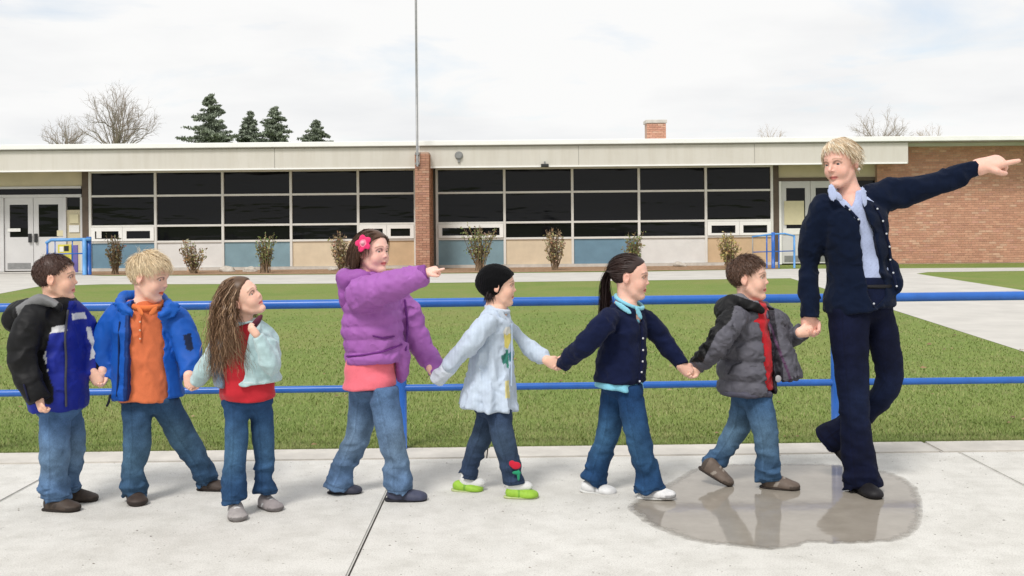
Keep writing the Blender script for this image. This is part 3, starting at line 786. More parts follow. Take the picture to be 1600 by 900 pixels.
# ================================================================== PEOPLE : signed-distance modelling
NT = np.random.default_rng(99).random((32, 32, 32)).astype(np.float32) * 2 - 1
def vnoise(P, f, seed=0):
    q = P * np.asarray(f, np.float32) + seed * 7.31 + 100
    i = np.floor(q).astype(np.int32); t = (q - i).astype(np.float32); t = t * t * (3 - 2 * t)
    i0 = i & 31; i1 = (i + 1) & 31
    x0, y0, z0 = i0.T; x1, y1, z1 = i1.T; tx, ty, tz = t.T
    a = NT[x0, y0, z0] * (1 - tx) + NT[x1, y0, z0] * tx; b = NT[x0, y1, z0] * (1 - tx) + NT[x1, y1, z0] * tx
    c = NT[x0, y0, z1] * (1 - tx) + NT[x1, y0, z1] * tx; d = NT[x0, y1, z1] * (1 - tx) + NT[x1, y1, z1] * tx
    return (a * (1 - ty) + b * ty) * (1 - tz) + (c * (1 - ty) + d * ty) * tz
def smin(a, b, k):
    if k <= 0: return np.minimum(a, b)
    h = np.clip(0.5 + 0.5 * (b - a) / k, 0, 1)
    return b * (1 - h) + a * h - k * h * (1 - h)
def unit(v):
    v = np.asarray(v, float); return v / (np.linalg.norm(v) + 1e-12)
def catmull(P, R, sub):
    P = np.asarray(P, float); R = np.asarray(R, float); n = len(P)
    if n < 3 or sub <= 1: return P, R
    Q = np.column_stack([P, R]); out = []
    for i in range(n - 1):
        p0, p1, p2, p3 = Q[max(i - 1, 0)], Q[i], Q[i + 1], Q[min(i + 2, n - 1)]
        for k in range(sub):
            t = k / sub
            out.append(0.5 * (2 * p1 + (p2 - p0) * t + (2 * p0 - 5 * p1 + 4 * p2 - p3) * t * t + (3 * p1 - p0 - 3 * p2 + p3) * t ** 3))
    out.append(Q[-1]); out = np.array(out)
    return out[:, :3], np.maximum(out[:, 3], 0.001)
class Prim:
    """f(P)->distance, bounding box lo/hi, blend radius k, op 'u' union / 's' subtract"""
    def __init__(s, f, lo, hi, k=0.0, op='u'): s.f, s.lo, s.hi, s.k, s.op = f, np.asarray(lo, float), np.asarray(hi, float), k, op
def tube(P, R, k=0.01, sub=4, cut0=None, cut1=None, quilt=None, op='u', wob=None):
    """bent tapering limb; cut0/cut1 trim the ends square; quilt=(period, amp)"""
    P, R = catmull(P, R, sub)
    L = np.concatenate([[0], np.cumsum(np.linalg.norm(np.diff(P, axis=0), axis=1))])
    def f(X):
        d = None
        for i in range(len(P) - 1):
            a, b = P[i], P[i + 1]; ab = b - a; l2 = ab.dot(ab) + 1e-12
            t = np.clip(((X - a) @ ab) / l2, 0, 1).astype(np.float32)
            r = R[i] + (R[i + 1] - R[i]) * t
            if quilt is not None:
                s_ = L[i] + t * math.sqrt(l2)
                r = r + quilt[1] * (np.abs(np.sin(math.pi * s_ / quilt[0])) ** .7 - 0.7)
            di = np.linalg.norm(X - (a + t[:, None] * ab), axis=1) - r
            d = di if d is None else np.minimum(d, di)
        if cut1 is not None:
            n = unit(P[-1] - P[-2]); d = np.maximum(d, (X - (P[-1] + n * cut1)) @ n)
        if cut0 is not None:
            n = unit(P[0] - P[1]); d = np.maximum(d, (X - (P[0] + n * cut0)) @ n)
        return d.astype(np.float32)
    m = R.max() + 0.012
    return Prim(f, P.min(0) - m, P.max(0) + m, k, op)
def ell(c, r, M=None, k=0.01, op='u'):
    """ellipsoid with axes M (columns)"""
    c = np.asarray(c, float); r = np.asarray(r, float) * np.ones(3); M = np.eye(3) if M is None else np.asarray(M, float)
    def f(X):
        q = ((X - c) @ M) / r
        n = np.linalg.norm(q, axis=1); g = np.linalg.norm(q / r, axis=1) + 1e-9
        return (n * (n - 1) / g).astype(np.float32)
    e = np.abs(M) @ r
    return Prim(f, c - e, c + e, k, op)
def loft(A, B, Lv, Fv, st, k=0.01, n=2.3, quilt=None, op='u', flute=None, round_top=0.01):
    """trunk-like volume from A (t=0) to B (t=1): st rows = (t, half_width, half_depth, off_L, off_F); flat ends"""
    A = np.asarray(A, float); B = np.asarray(B, float); ax = B - A; ln = np.linalg.norm(ax); ax = ax / ln
    Lv = unit(np.asarray(Lv) - ax * ax.dot(Lv)); Fv = unit(np.asarray(Fv) - ax * ax.dot(Fv) - Lv * Lv.dot(Fv))
    st = np.array([tuple(q) + (0,) * (5 - len(q)) for q in st], float)
    tt = np.linspace(0, 1, 60)
    def sm(c):
        v = np.interp(tt, st[:, 0], st[:, c]); w = np.pad(v, 4, mode='edge')
        return np.convolve(w, np.ones(9) / 9, 'valid')
    W, D, OL, OF = sm(1), sm(2), sm(3), sm(4)
    def f(X):
        q = X - A; s = (q @ ax) / ln; sc = np.clip(s, 0, 1)
        w = np.interp(sc, tt, W); dd = np.interp(sc, tt, D)
        u = q @ Lv - np.interp(sc, tt, OL); v = q @ Fv - np.interp(sc, tt, OF)
        if flute is not None:
            ang = np.arctan2(v / dd, u / w)
            g = 1 + flute[1] * np.sin(ang * flute[0] + 2.0 * np.sin(ang * 2.0 + 1.0)) * np.clip(1 - sc / flute[2], 0, 1) ** 1.3
            w = w * g; dd = dd * g
        kk = ((np.abs(u) / w) ** n + (np.abs(v) / dd) ** n) ** (1 / n)
        d = (kk - 1) * np.minimum(w, dd)
        if quilt is not None: d = d - quilt[1] * (np.abs(np.sin(math.pi * (s * ln + quilt[2]) / quilt[0])) ** .7 - 0.7)
        da = np.maximum(-s, s - 1) * ln
        return (-smin(-d, -da, round_top)).astype(np.float32)
    m = max(W.max(), D.max()) * 1.12 + max(np.abs(OL).max(), np.abs(OF).max()) + 0.015
    lo = np.minimum(A, B) - m; hi = np.maximum(A, B) + m
    return Prim(f, lo, hi, k, op)
def polycut(poly, y0, y1, k=0.0, op='s', rnd=0.0):
    """prism with an X-Z outline, running from y0 to y1; used to open jackets at the front"""
    poly = np.asarray(poly, float)
    def f(X):
        x = X[:, 0]; z = X[:, 2]; d = np.full(len(X), 1e9); s = np.ones(len(X))
        n = len(poly)
        for i in range(n):
            a, b = poly[i], poly[i - 1]; e = b - a
            wx, wz = x - a[0], z - a[1]
            t = np.clip((wx * e[0] + wz * e[1]) / (e @ e), 0, 1)
            d = np.minimum(d, (wx - e[0] * t) ** 2 + (wz - e[1] * t) ** 2)
            c1 = z >= a[1]; c2 = z < b[1]; c3 = e[0] * wz > e[1] * wx
            s = np.where((c1 & c2 & c3) | (~c1 & ~c2 & ~c3), -s, s)
        d = np.sqrt(d) * s
        return np.maximum(np.maximum(d, y0 - X[:, 1]), X[:, 1] - y1).astype(np.float32)
    return Prim(f, (poly[:, 0].min(), y0, poly[:, 1].min()), (poly[:, 0].max(), y1, poly[:, 1].max()), k, op)
def localprim(c, M, s, subs, k, lo, hi):
    """sub-primitives written in a local frame (unit size) : c + s*M@q"""
    def f(X):
        q = ((X - c) @ M) / s; d = np.full(len(X), 9.0, np.float32)
        for p in subs:
            m = np.all((q > p.lo - p.k - 0.05) & (q < p.hi + p.k + 0.05), axis=1) if p.op == 's' else slice(None)
            if p.op == 'u': d = smin(d, p.f(q), p.k)
            else:
                dd = p.f(q[m]); d[m] = -smin(-d[m], dd, p.k)
        return d * s
    C = np.array([[x, y, z] for x in (lo[0], hi[0]) for y in (lo[1], hi[1]) for z in (lo[2], hi[2])]) * s @ M.T + c
    return Prim(f, C.min(0), C.max(0), k)
def evaluate(X, prims, disp, h):
    d = np.full(len(X), 0.5, np.float32)
    for p in prims:
        mg = p.k + 5 * h
        m = np.all((X > p.lo - mg) & (X < p.hi + mg), axis=1)
        if not m.any(): continue
        v = p.f(X[m])
        d[m] = smin(d[m], v, p.k) if p.op == 'u' else -smin(-d[m], v, p.k)
    if disp:
        near = np.abs(d) < 0.03
        if near.any():
            Xn = X[near]; dn = d[near]
            for amp, fr, sd, wt_ in disp:
                nz = vnoise(Xn, fr, sd)
                if amp < 0:      # creases
                    nz = vnoise(Xn + 0.03 * np.stack([nz, nz, -nz], 1), fr, sd + 50); nz = 0.55 - 2.2 * np.abs(nz)
                a = abs(amp) if not callable(wt_) else abs(amp) * wt_(Xn)
                dn = dn - a * nz
            d[near] = dn
    return d
def surface(prims, h, disp=None):
    us = [p for p in prims if p.op == 'u']
    lo = np.min([p.lo for p in us], 0) - 5 * h; hi = np.max([p.hi for p in us], 0) + 5 * h
    Cc = 4
    nc = np.ceil((hi - lo) / (h * Cc)).astype(int) + 1
    H = h * Cc
    gx, gy, gz = [lo[i] + (np.arange(nc[i]) + 0.5) * H - h * 0.5 for i in range(3)]
    Xc = np.stack(np.meshgrid(gx, gy, gz, indexing='ij'), -1).reshape(-1, 3).astype(np.float32)
    dc = evaluate(Xc, prims, None, H).reshape(nc)
    act = np.abs(dc) < H * 1.35 + 0.012
    Fd = np.repeat(np.repeat(np.repeat(np.where(dc < 0, -1.0, 1.0).astype(np.float32), Cc, 0), Cc, 1), Cc, 2)
    ib = np.argwhere(act)
    o = np.stack(np.meshgrid(range(Cc), range(Cc), range(Cc), indexing='ij'), -1).reshape(-1, 3)
    idx = (ib[:, None, :] * Cc + o[None]).reshape(-1, 3)
    X = (lo + idx * h).astype(np.float32)
    v = np.empty(len(X), np.float32)
    for s in range(0, len(X), 400000): v[s:s + 400000] = evaluate(X[s:s + 400000], prims, disp, h)
    Fd[idx[:, 0], idx[:, 1], idx[:, 2]] = v
    # surface nets
    ins = Fd < 0
    n0, n1, n2 = ins.shape
    cnt = np.zeros((n0 - 1, n1 - 1, n2 - 1), np.uint8)
    for a in (0, 1):
        for b in (0, 1):
            for c in (0, 1): cnt += ins[a:n0 - 1 + a, b:n1 - 1 + b, c:n2 - 1 + c]
    cells = np.argwhere((cnt > 0) & (cnt < 8))
    ids = np.full(cnt.shape, -1, np.int32); ids[cells[:, 0], cells[:, 1], cells[:, 2]] = np.arange(len(cells))
    corners = [(a, b, c) for a in (0, 1) for b in (0, 1) for c in (0, 1)]
    val = {q: Fd[cells[:, 0] + q[0], cells[:, 1] + q[1], cells[:, 2] + q[2]] for q in corners}
    acc = np.zeros((len(cells), 3), np.float32); num = np.zeros(len(cells), np.float32)
    for q in corners:
        for ax in range(3):
            if q[ax]: continue
            q2 = tuple(1 if i == ax else q[i] for i in range(3))
            va, vb = val[q], val[q2]; cr = (va < 0) != (vb < 0)
            t = np.where(cr, va / np.where(cr, va - vb, 1), 0)
            for i in range(3): acc[:, i] += np.where(cr, q[i] + (t if i == ax else 0), 0)
            num += cr
    V = lo + h * (cells + acc / num[:, None])
    faces = []
    for ax in range(3):
        sl0 = [slice(None)] * 3; sl1 = [slice(None)] * 3; sl0[ax] = slice(0, -1); sl1[ax] = slice(1, None)
        e = np.argwhere(ins[tuple(sl0)] != ins[tuple(sl1)])
        o1, o2 = [i for i in range(3) if i != ax]
        e = e[(e[:, o1] > 0) & (e[:, o2] > 0) & (e[:, o1] < ins.shape[o1] - 1) & (e[:, o2] < ins.shape[o2] - 1)]
        def cid(d1, d2):
            q = e.copy(); q[:, o1] += d1; q[:, o2] += d2; return ids[q[:, 0], q[:, 1], q[:, 2]]
        quad = np.stack([cid(-1, -1), cid(0, -1), cid(0, 0), cid(-1, 0)], 1)
        st = ins[e[:, 0], e[:, 1], e[:, 2]]
        flip = ~st if ax != 1 else st
        quad[flip] = quad[flip][:, ::-1]
        faces.append(quad)
    F = np.concatenate(faces); F = F[(F >= 0).all(1)]
    return V, F
def relax(V, F, it=2, lam=0.5):
    e = np.concatenate([F[:, [0, 1]], F[:, [1, 2]], F[:, [2, 3]], F[:, [3, 0]]])
    e = np.concatenate([e, e[:, ::-1]])
    deg = np.bincount(e[:, 0], minlength=len(V)).astype(float)
    for _ in range(it):
        S = np.stack([np.bincount(e[:, 0], V[e[:, 1], i], len(V)) for i in range(3)], 1)
        V = V + lam * (S / np.maximum(deg, 1)[:, None] - V)
    return V
def in_poly(x, z, poly):
    poly = np.asarray(poly); c = np.zeros(len(x), bool); j = len(poly) - 1
    for i in range(len(poly)):
        xi, zi = poly[i]; xj, zj = poly[j]
        c ^= ((zi > z) != (zj > z)) & (x < (xj - xi) * (z - zi) / (zj - zi + 1e-12) + xi); j = i
    return c

def in_px(V, poly):
    """which vertices fall inside an outline measured on the photograph"""
    u = V[:, 0] / V[:, 1] * FPX; v = (CAMH - V[:, 2]) / V[:, 1] * FPX
    return in_poly(800 + u + ROLL * v, HOR + v - ROLL * u, poly)
def poly2d(poly):
    p = polycut(poly, -99, 99); return p.f
def patch(prims, poly, off, th, y1, k=0.0):
    """a piece of cloth lying on another garment: follows its surface within an X-Z outline"""
    g = poly2d(poly); poly = np.asarray(poly)
    def f(X):
        d = evaluate(X, prims, None, 0.01)
        return np.maximum(np.maximum(g(X), np.abs(d - off) - th), X[:, 1] - y1).astype(np.float32)
    us = [p for p in prims if p.op == 'u']
    return Prim(f, (poly[:, 0].min() - .01, min(p.lo[1] for p in us) - .02, poly[:, 1].min() - .01), (poly[:, 0].max() + .01, y1 + .01, poly[:, 1].max() + .01), k)

# ---- materials for people
m_skin = attr_mat('skin', 0.5, 0.06, 40, 0.10, 500, 0.35, sss=0.12)
m_eye, nt, b = new_mat('eye'); a_ = nt.nodes.new('ShaderNodeAttribute'); a_.attribute_name = 'Col'
nt.links.new(a_.outputs['Color'], b.inputs['Base Color']); b.inputs['Roughness'].default_value = 0.12
m_denim = attr_mat('denim', 0.85, 0.42, 13, 0.35, 700, 0.15, sheen=0.0, weave=0.25, bdist=0.003)
m_cotton = attr_mat('cotton', 0.85, 0.10, 20, 0.25, 420, 0.2, sheen=0.15, weave=0.06)
m_knit = attr_mat('knit', 0.9, 0.14, 30, 0.5, 330, 0.10, sheen=0.05, weave=0.12)
m_nylon = attr_mat('nylon', 0.6, 0.10, 14, 0.15, 180, 0.25)
m_fleece = attr_mat('fleece', 0.95, 0.12, 60, 0.6, 240, 0.1, sheen=0.4)
m_shoe = attr_mat('shoe_leather', 0.6, 0.18, 40, 0.3, 260, 0.35)
m_sole = attr_mat('shoe_sole', 0.8, 0.15, 30, 0.2, 200, 0.3)
m_hair = attr_mat('hair', 0.45, 0.15, 60, 0.0, spec=0.35)
m_btn = attr_mat('button', 0.3, 0.05, 60, 0.0, spec=0.5)

class Fig:
    def __init__(s, label, Y0, bx, group=None):
        s.Y0 = Y0; p = UP(bx, 700, Y0)
        s.root = empty('person', (p[0], Y0, 0)); tag(s.root, label, 'person', group)
        s.off = np.array((p[0], Y0, 0.0)); s.body = []; s.hands = []; s.h = 0.0033
    def P(s, px, py, dy=0.0): return UP(px, py, s.Y0 + dy)
    def m(s, px): return px * s.Y0 / FPX
    def xz(s, pts, dy=-0.11): return [(lambda q: (q[0], q[2]))(UP(x, y, s.Y0 + dy)) for x, y in pts]
    def frame(s, a):
        a = math.radians(a) - math.atan2(-s.off[0], s.Y0)      # a is read off the photograph, so allow for the figure's bearing
        return np.array((math.cos(a), -math.sin(a), 0.0)), np.array((math.sin(a), math.cos(a), 0.0))
    def add(s, name, prims, h, mat, col, disp=None, parent=None, it=1):
        V, F = surface(prims, h, disp)
        if it: V = relax(V, F, it, 0.5)
        c = col(V) if callable(col) else np.repeat(np.asarray(col, float)[None, :], len(V), 0)
        return link(name, mesh_np(name, V - s.off, F, True, c), parent or s.root, mat)
    def SL(s, pts, rad, B, **kw):
        """a sleeve that grows out of the shoulder yoke"""
        S = s.P(*pts[0]); p0 = S * .5 + (np.asarray(B) - np.array((0, 0, s.m(16)))) * .5
        kw['k'] = .022
        return tube([p0] + [s.P(*p) for p in pts], [s.m(rad[0]) * .64] + [s.m(r) * .89 for r in rad], **kw)
    def T(s, pts, rad, **kw):
        return tube([s.P(*p) for p in pts], [s.m(r) for r in rad], **kw)

def rotM(F0, L0, pitch, roll):
    U0 = np.array((0, 0, 1.0)); p = math.radians(pitch); r = math.radians(roll)
    F = F0 * math.cos(p) + U0 * math.sin(p); U = U0 * math.cos(p) - F0 * math.sin(p)
    L = L0 * math.cos(r) + U * math.sin(r); U = U * math.cos(r) - L0 * math.sin(r)
    return np.column_stack([F, L, U])
CRC, CRR = np.array((-0.06, 0, 0.13)), np.array((0.415, 0.335, 0.365))
def head_prims(adult=False, smile=0.0):
    E = lambda c, r, k=0.05, op='u': ell(c, r, None, k, op)
    Tn = lambda P, R, k=0.05, op='u': tube(P, R, k, 1, op=op)
    j = 0.02 if adult else 0.0
    ps = [E(CRC, CRR, 0), E((0.10, 0, -0.12), (0.265, 0.255 - j, 0.35), 0.10)]
    for s in (1, -1):
        ps += [Tn([(-0.02, s * (0.20 - j), -0.22), (0.10, s * (0.16 - j), -0.36), (0.22, s * 0.06, -0.435)], [0.09, 0.085, 0.075], 0.09),
               E((0.205, s * 0.15, -0.17), (0.105, 0.10, 0.115), 0.09)]
    ps += [E((0.255, 0, -0.43), (0.085, 0.09, 0.07), 0.06),
           Tn([(0.300, -0.15, 0.085), (0.330, 0, 0.075), (0.300, 0.15, 0.085)], [0.028, 0.026, 0.028], 0.09)]
    for s in (1, -1): ps.append(E((0.375, s * 0.135, -0.005), (0.08, 0.085, 0.055), 0.05, 's'))
    nl = 0.045 if adult else 0.0
    ps += [Tn([(0.318, 0, 0.03), (0.360 + nl, 0, -0.075), (0.388 + nl, 0, -0.122)], [0.028, 0.031, 0.037], 0.04)]
    for s in (1, -1): ps.append(E((0.350 + nl * .5, s * 0.042, -0.14), (0.040, 0.026, 0.026), 0.02))
    # mouth : lips with a parting line
    w = 0.092 + 0.02 * smile
    ps += [Tn([(0.285, -w, -0.278 + .02 * smile), (0.345, 0, -0.262), (0.285, w, -0.278 + .02 * smile)], [0.012, 0.026, 0.012], 0.025),
           Tn([(0.285, -w * .9, -0.288 + .02 * smile), (0.335, 0, -0.312), (0.285, w * .9, -0.288 + .02 * smile)], [0.012, 0.030, 0.012], 0.025),
           Tn([(0.30, -w, -0.283 + .02 * smile), (0.372, 0, -0.286), (0.30, w, -0.283 + .02 * smile)], [0.009, 0.013, 0.009], 0.012, 's')]
    for s in (1, -1):   # lids over the eyes
        ps += [Tn([(0.285, s * 0.072, 0.0), (0.318, s * 0.13, 0.035), (0.27, s * 0.195, 0.01)], [0.016, 0.021, 0.016], 0.012),
               Tn([(0.285, s * 0.075, -0.02), (0.308, s * 0.13, -0.045), (0.265, s * 0.19, -0.015)], [0.014, 0.017, 0.014], 0.015)]
        e = 0.335
        ps += [ell((-0.06, s * (e + 0.012), -0.03), (0.078, 0.032, 0.115), np.array(((0.94, 0.22 * s * -1, 0.2), (0.22 * s, 0.95, 0), (-0.2, 0, 0.95))), 0.02),
               E((-0.045, s * (e + 0.045), -0.015), (0.042, 0.026, 0.06), 0.02, 's'),
               E((-0.045, s * (e + 0.015), -0.125), (0.03, 0.02, 0.035), 0.02)]
    return ps
def head(fg, cx, cy, dy, hpx, yaw, pitch=0, roll=0, skin=(226, 180, 155), lip=(200, 110, 105), brow=(90, 65, 50), iris=(60, 40, 25), adult=False, smile=0.1, look=0.0):
    F0, L0 = fg.frame(yaw); M = rotM(F0, L0, pitch, roll); c = fg.P(cx, cy, dy); hh = fg.m(hpx)
    fg.hc, fg.hM, fg.hh = c, M, hh
    fg.body.append(localprim(c, M, hh, head_prims(adult, smile), 0.0, (-0.55, -0.45, -0.58), (0.55, 0.45, 0.58)))
    sk, lp, br = C3(*skin, .98), C3(*lip, .98), C3(*brow)
    def colf(V):
        q = ((V - c) @ M) / hh; n = len(V); col = np.repeat(sk[None], n, 0)
        def blend(w, cc):
            nonlocal col
            w = np.clip(w, 0, 1)[:, None]; col = col * (1 - w) + cc * w
        f, l, u = q.T; al = np.abs(l); inh = (al < 0.5) & (np.abs(u) < 0.6) & (np.abs(f) < 0.6)
        blush = np.exp(-(((al - 0.18) / 0.09) ** 2 + ((u + 0.16) / 0.08) ** 2)) * (f > 0.1) * inh
        blend(blush * 0.22, C3(228, 140, 125))
        blend(np.exp(-((l / 0.07) ** 2 + ((u + 0.13) / 0.05) ** 2)) * (f > 0.33) * inh * 0.25, C3(225, 140, 125))
        mu = u + 0.285 - 0.02 * smile * (al / 0.09) ** 2 * 0 
        blend((inh & (f > 0.26)) * np.clip(1.35 - ((al / 0.105) ** 2 + (mu / 0.036) ** 2), 0, 1) * 2.2 * 0.6, lp)
        blend((inh & (f > 0.26)) * (np.abs(mu) < 0.008) * (al < 0.09) * 0.6, C3(110, 45, 45))
        ub = 0.115 - 0.02 * ((al - 0.12) / 0.08) ** 2
        blend((inh & (f > 0.12)) * (al > 0.045) * (al < 0.225) * np.clip(1.4 - np.abs(u - ub) / 0.016, 0, 1) * 0.6, br)
        de = np.sqrt(((al - 0.132) / 1.15) ** 2 + (u - 0.0) ** 2)
        blend((inh & (f > 0.2)) * np.clip(1 - np.abs(de - 0.062) / 0.02, 0, 1) * (u > -0.005) * 0.75, C3(60, 42, 36))
        blend((inh & (f > 0.2)) * (de < 0.11) * (u < 0.0) * 0.12, C3(170, 110, 100))
        ear = inh & (al > 0.31) & (f < 0.05) & (u < 0.1)
        blend(ear * 0.25, C3(220, 130, 115))
        return col
    fg.skincol = colf; fg.sk = sk
    for s in (1, -1):
        ev, ef = [], []
        bm = bmesh.new(); bmesh.ops.create_uvsphere(bm, u_segments=20, v_segments=14, radius=0.062 * hh)
        vs = np.array([v.co[:] for v in bm.verts]); 
        gz = unit(M @ np.array((1.0, look - 0.04 * s, -0.05)))
        ctr = c + hh * (M @ np.array((0.252, s * 0.132, -0.004)))
        me = bpy.data.meshes.new('eye'); bm.to_mesh(me); bm.free()
        ca = (vs / np.linalg.norm(vs, axis=1)[:, None]) @ gz
        cc = np.where((ca > 0.975)[:, None], np.array((0.01, 0.008, 0.007)), np.where((ca > 0.85)[:, None], C3(*iris), np.array((0.74, 0.71, 0.68))))
        vs = vs + ctr - fg.off
        me.vertices.foreach_set('co', vs.astype(np.float32).ravel())
        a = me.color_attributes.new('Col', 'FLOAT_COLOR', 'POINT'); a.data.foreach_set('color', np.column_stack([cc, np.ones(len(cc))]).astype(np.float32).ravel())
        for p in me.polygons: p.use_smooth = True
        link('eye', me, fg.root, m_eye)
def H2W(fg, q): return fg.hc + fg.hh * (np.asarray(q) @ fg.hM.T)

# ---- hands : palm, four fingers of their own lengths, thumb
def hand(fg, W, D, N, size, side, curl=(40, 45, 50, 55), point=False, thumb_in=0.3, spread=1.0):
    """W wrist, D towards the knuckles, N the way the palm faces, side=+1/-1 the thumb's side"""
    fg.hands.append((np.asarray(W, float), size)); W = np.asarray(W, float); D = unit(D); N = unit(np.asarray(N) - D * D.dot(N)); S = np.cross(D, N) * side
    L = size; out = []
    offs = (0.155, 0.052, -0.052, -0.15); lens = (0.42, 0.47, 0.44, 0.35)
    K = [W + D * L * (0.50 - 0.03 * abs(i - 1)) + S * L * offs[i] * spread for i in range(4)]
    for i in range(4): out.append(tube([W + S * L * offs[i] * .55, K[i]], [0.095 * L, 0.075 * L], 0.02 * L / 0.1, 1))
    out.append(ell(W + D * L * .28 + N * L * .03, (0.25 * L, 0.19 * L, 0.085 * L), np.column_stack([D, S, N]), 0.02))
    for i in range(4):
        cu = (4, 78, 82, 84)[i] if point else curl[i]
        if point and i == 0: cs = (2, 3, 4)
        else: cs = (cu * .75, cu * 1.75, cu * 2.4)
        p = K[i]; pts = [p]; fr = (0.46, 0.31, 0.23)
        for j in range(3):
            a = math.radians(min(cs[j], 215)); d = D * math.cos(a) + N * math.sin(a) + S * offs[i] * 0.25 * spread
            p = p + unit(d) * L * lens[i] * fr[j]; pts.append(p)
        r0 = (0.064, 0.066, 0.062, 0.054)[i] * L
        out.append(tube(pts, [r0 * 1.05, r0, r0 * .92, r0 * .76], 0.004, 2))
    t0 = W + D * L * .14 + S * L * .13; t1 = t0 + unit(D * .75 + S * .75 + N * .35) * L * .22
    t2 = t1 + unit(D * 1.0 + S * (.35 - thumb_in) + N * (.25 + thumb_in)) * L * .17; t3 = t2 + unit(D * 1.0 - S * thumb_in * .6 + N * (.15 + thumb_in * .8)) * L * .14
    out.append(tube([t0, t1, t2, t3], [0.095 * L, 0.076 * L, 0.066 * L, 0.052 * L], 0.008, 2))
    fg.body += out

# ---- shoes
def shoe(fg, ank, yaw, length, w, upper, sole, pitch=0, style='shoe', z=None, trim=None, mat=None, opening=None):
    """ank: world point under the ankle at the sole plane (heel side); length in metres"""
    F0, L0 = fg.frame(yaw); M = rotM(F0, L0, pitch, 0); D, S, U = M.T
    o = np.asarray(ank, float); L = length
    pos = lambda f, s, u: o + D * f * L + S * s * L + U * u * L
    W = w
    fg.body.append(tube([pos(0.12, 0, .33), pos(0.13, 0, .18), pos(0.45, 0, .10)], [.075 * L, .08 * L, .07 * L], 0.01, 2))
    hgt = {'shoe': .37, 'sneaker': .34, 'clog': .24, 'flat': .26}[style]
    up = [ell(pos(0.06, 0, .17), (.20 * L, W * .80 * L, hgt * .62 * L), M, 0.02), ell(pos(0.30, 0, .13), (.30 * L, W * .92 * L, .16 * L), M, 0.03),
          ell(pos(0.56, 0, .095), (.27 * L, W * 1.08 * L, .115 * L), M, 0.03), ell(pos(.68, 0.01, .085), (.17 * L, W * .95 * L, .085 * L), M, 0.03)]
    if style in ('shoe', 'sneaker'): up.append(tube([pos(0.10, 0, .30), pos(0.32, 0, .24), pos(.5, 0, .19)], [.13 * L, .105 * L, .06 * L], 0.03, 2))
    lo = o - 2; 
    plane = Prim(lambda X: ((X - pos(0, 0, 0.035)) @ U).astype(np.float32), o - L, o + L, 0.0, 's')
    up.append(Prim(lambda X: ((X - pos(0, 0, 0.03)) @ U).astype(np.float32), o - 1.3 * L, o + 1.3 * L, 0.004, 's'))
    up2 = [p for p in up]
    u_c, s_c = C3(*upper), C3(*sole); t_c = C3(*trim) if trim else u_c * 0.6
    def colf(V):
        q = ((V - o) @ M) / L; f, s, u = q.T
        c = np.repeat(u_c[None], len(V), 0)
        toe = f > 0.62
        if style in ('shoe', 'sneaker'):
            c[toe & (u < .13)] = u_c * 0.5
            c[(u < .075)] = u_c * .55
            c[(np.abs(s) > .10) & (f > .16) & (f < .40) & (u > .09) & (u < .22) & (np.abs(f - .28 - (u - .15) * .6) < .05)] = t_c
            lace = (f > .28) & (f < .55) & (np.abs(s) < .09) & (u > .15)
            c[lace & ((f * 18).astype(int) % 2 == 0)] = t_c
            c[(f < 0.0) & (u > .10)] = u_c * .5
        else:
            c[(f > .25) & (f < .32)] = t_c
        return c
    sh = fg.add('shoe', up2, 0.0046, mat or m_shoe, colf)
    def fs(X):
        q = ((X - o) @ M) / L; f, s, u = q.T
        t = np.clip((f + 0.02) / 0.70, 0, 1)
        r = W * (0.80 + 0.28 * np.sin(np.clip(t, 0, 1) * 2.6)) ; cx_ = np.clip(f, -0.02 + .0, 0.68)
        d2 = np.sqrt((f - cx_) ** 2 + (s - .012 * np.sin(t * 3)) ** 2) - r * np.where(f > .68, .98, 1)
        return (np.maximum(d2, np.abs(u - 0.032) - 0.034) * L).astype(np.float32)
    sp = Prim(fs, o - L * 1.15, o + L * 1.15, 0)
    fg.add('sole', [sp], 0.0052, m_sole, s_c, parent=sh, it=1)
    return sh

# ---- hair : a scalp cap and several hundred to a few thousand single locks
HL_U = [-0.45, -0.28, -0.12, 0.02, 0.12, 0.22, 0.31, 0.36, 0.6]
HL_F = [-0.30, -0.20, -0.11, -0.01, 0.10, 0.19, 0.27, 0.42, 0.9]
def hairline(u, d=0.0): return np.interp(u - d, HL_U, HL_F)
def hair_cap(fg, name, colr, grow=0.03, low=-0.30, mat=None, hl=0.0, extra=None, disp=None, parent=None, h=0.0050):
    c, M, hh = fg.hc, fg.hM, fg.hh
    def f(X):
        q = ((X - c) @ M) / hh; n = (q - CRC) / (CRR + grow); k = np.linalg.norm(n, axis=1)
        d = (k - 1) * 0.36; f_, l, u = q.T
        wob = vnoise(q.astype(np.float32), (16, 16, 16), 4) * .035 + vnoise(q.astype(np.float32), (40, 40, 40), 6) * .03
        d = -smin(-d, -((f_ - hairline(u, hl) + wob) * 0.7), 0.03); d = -smin(-d, -(low - u), 0.04)
        # keep the ears free
        e = np.sqrt(((f_ + 0.05) / .10) ** 2 + ((np.abs(l) - .34) / .13) ** 2 + ((u + 0.04) / .15) ** 2) - 1
        if extra is None: d = np.maximum(d, -e * 0.10)
        return (d * hh).astype(np.float32)
    C = c - hh * .62; D_ = c + hh * .62
    pr = [Prim(f, C, D_, 0)] + (extra or [])
    base = C3(*colr)
    def cf(V):
        q = ((V - c) @ M) / hh
        n = vnoise(q, (14, 40, 8), 3) * 0.18 + vnoise(q, (5, 5, 5), 5) * 0.12
        return np.clip(base * (0.92 + n[:, None]), 0.002, 1)
    return fg.add(name, pr, h, mat or m_hair, cf, disp, parent)
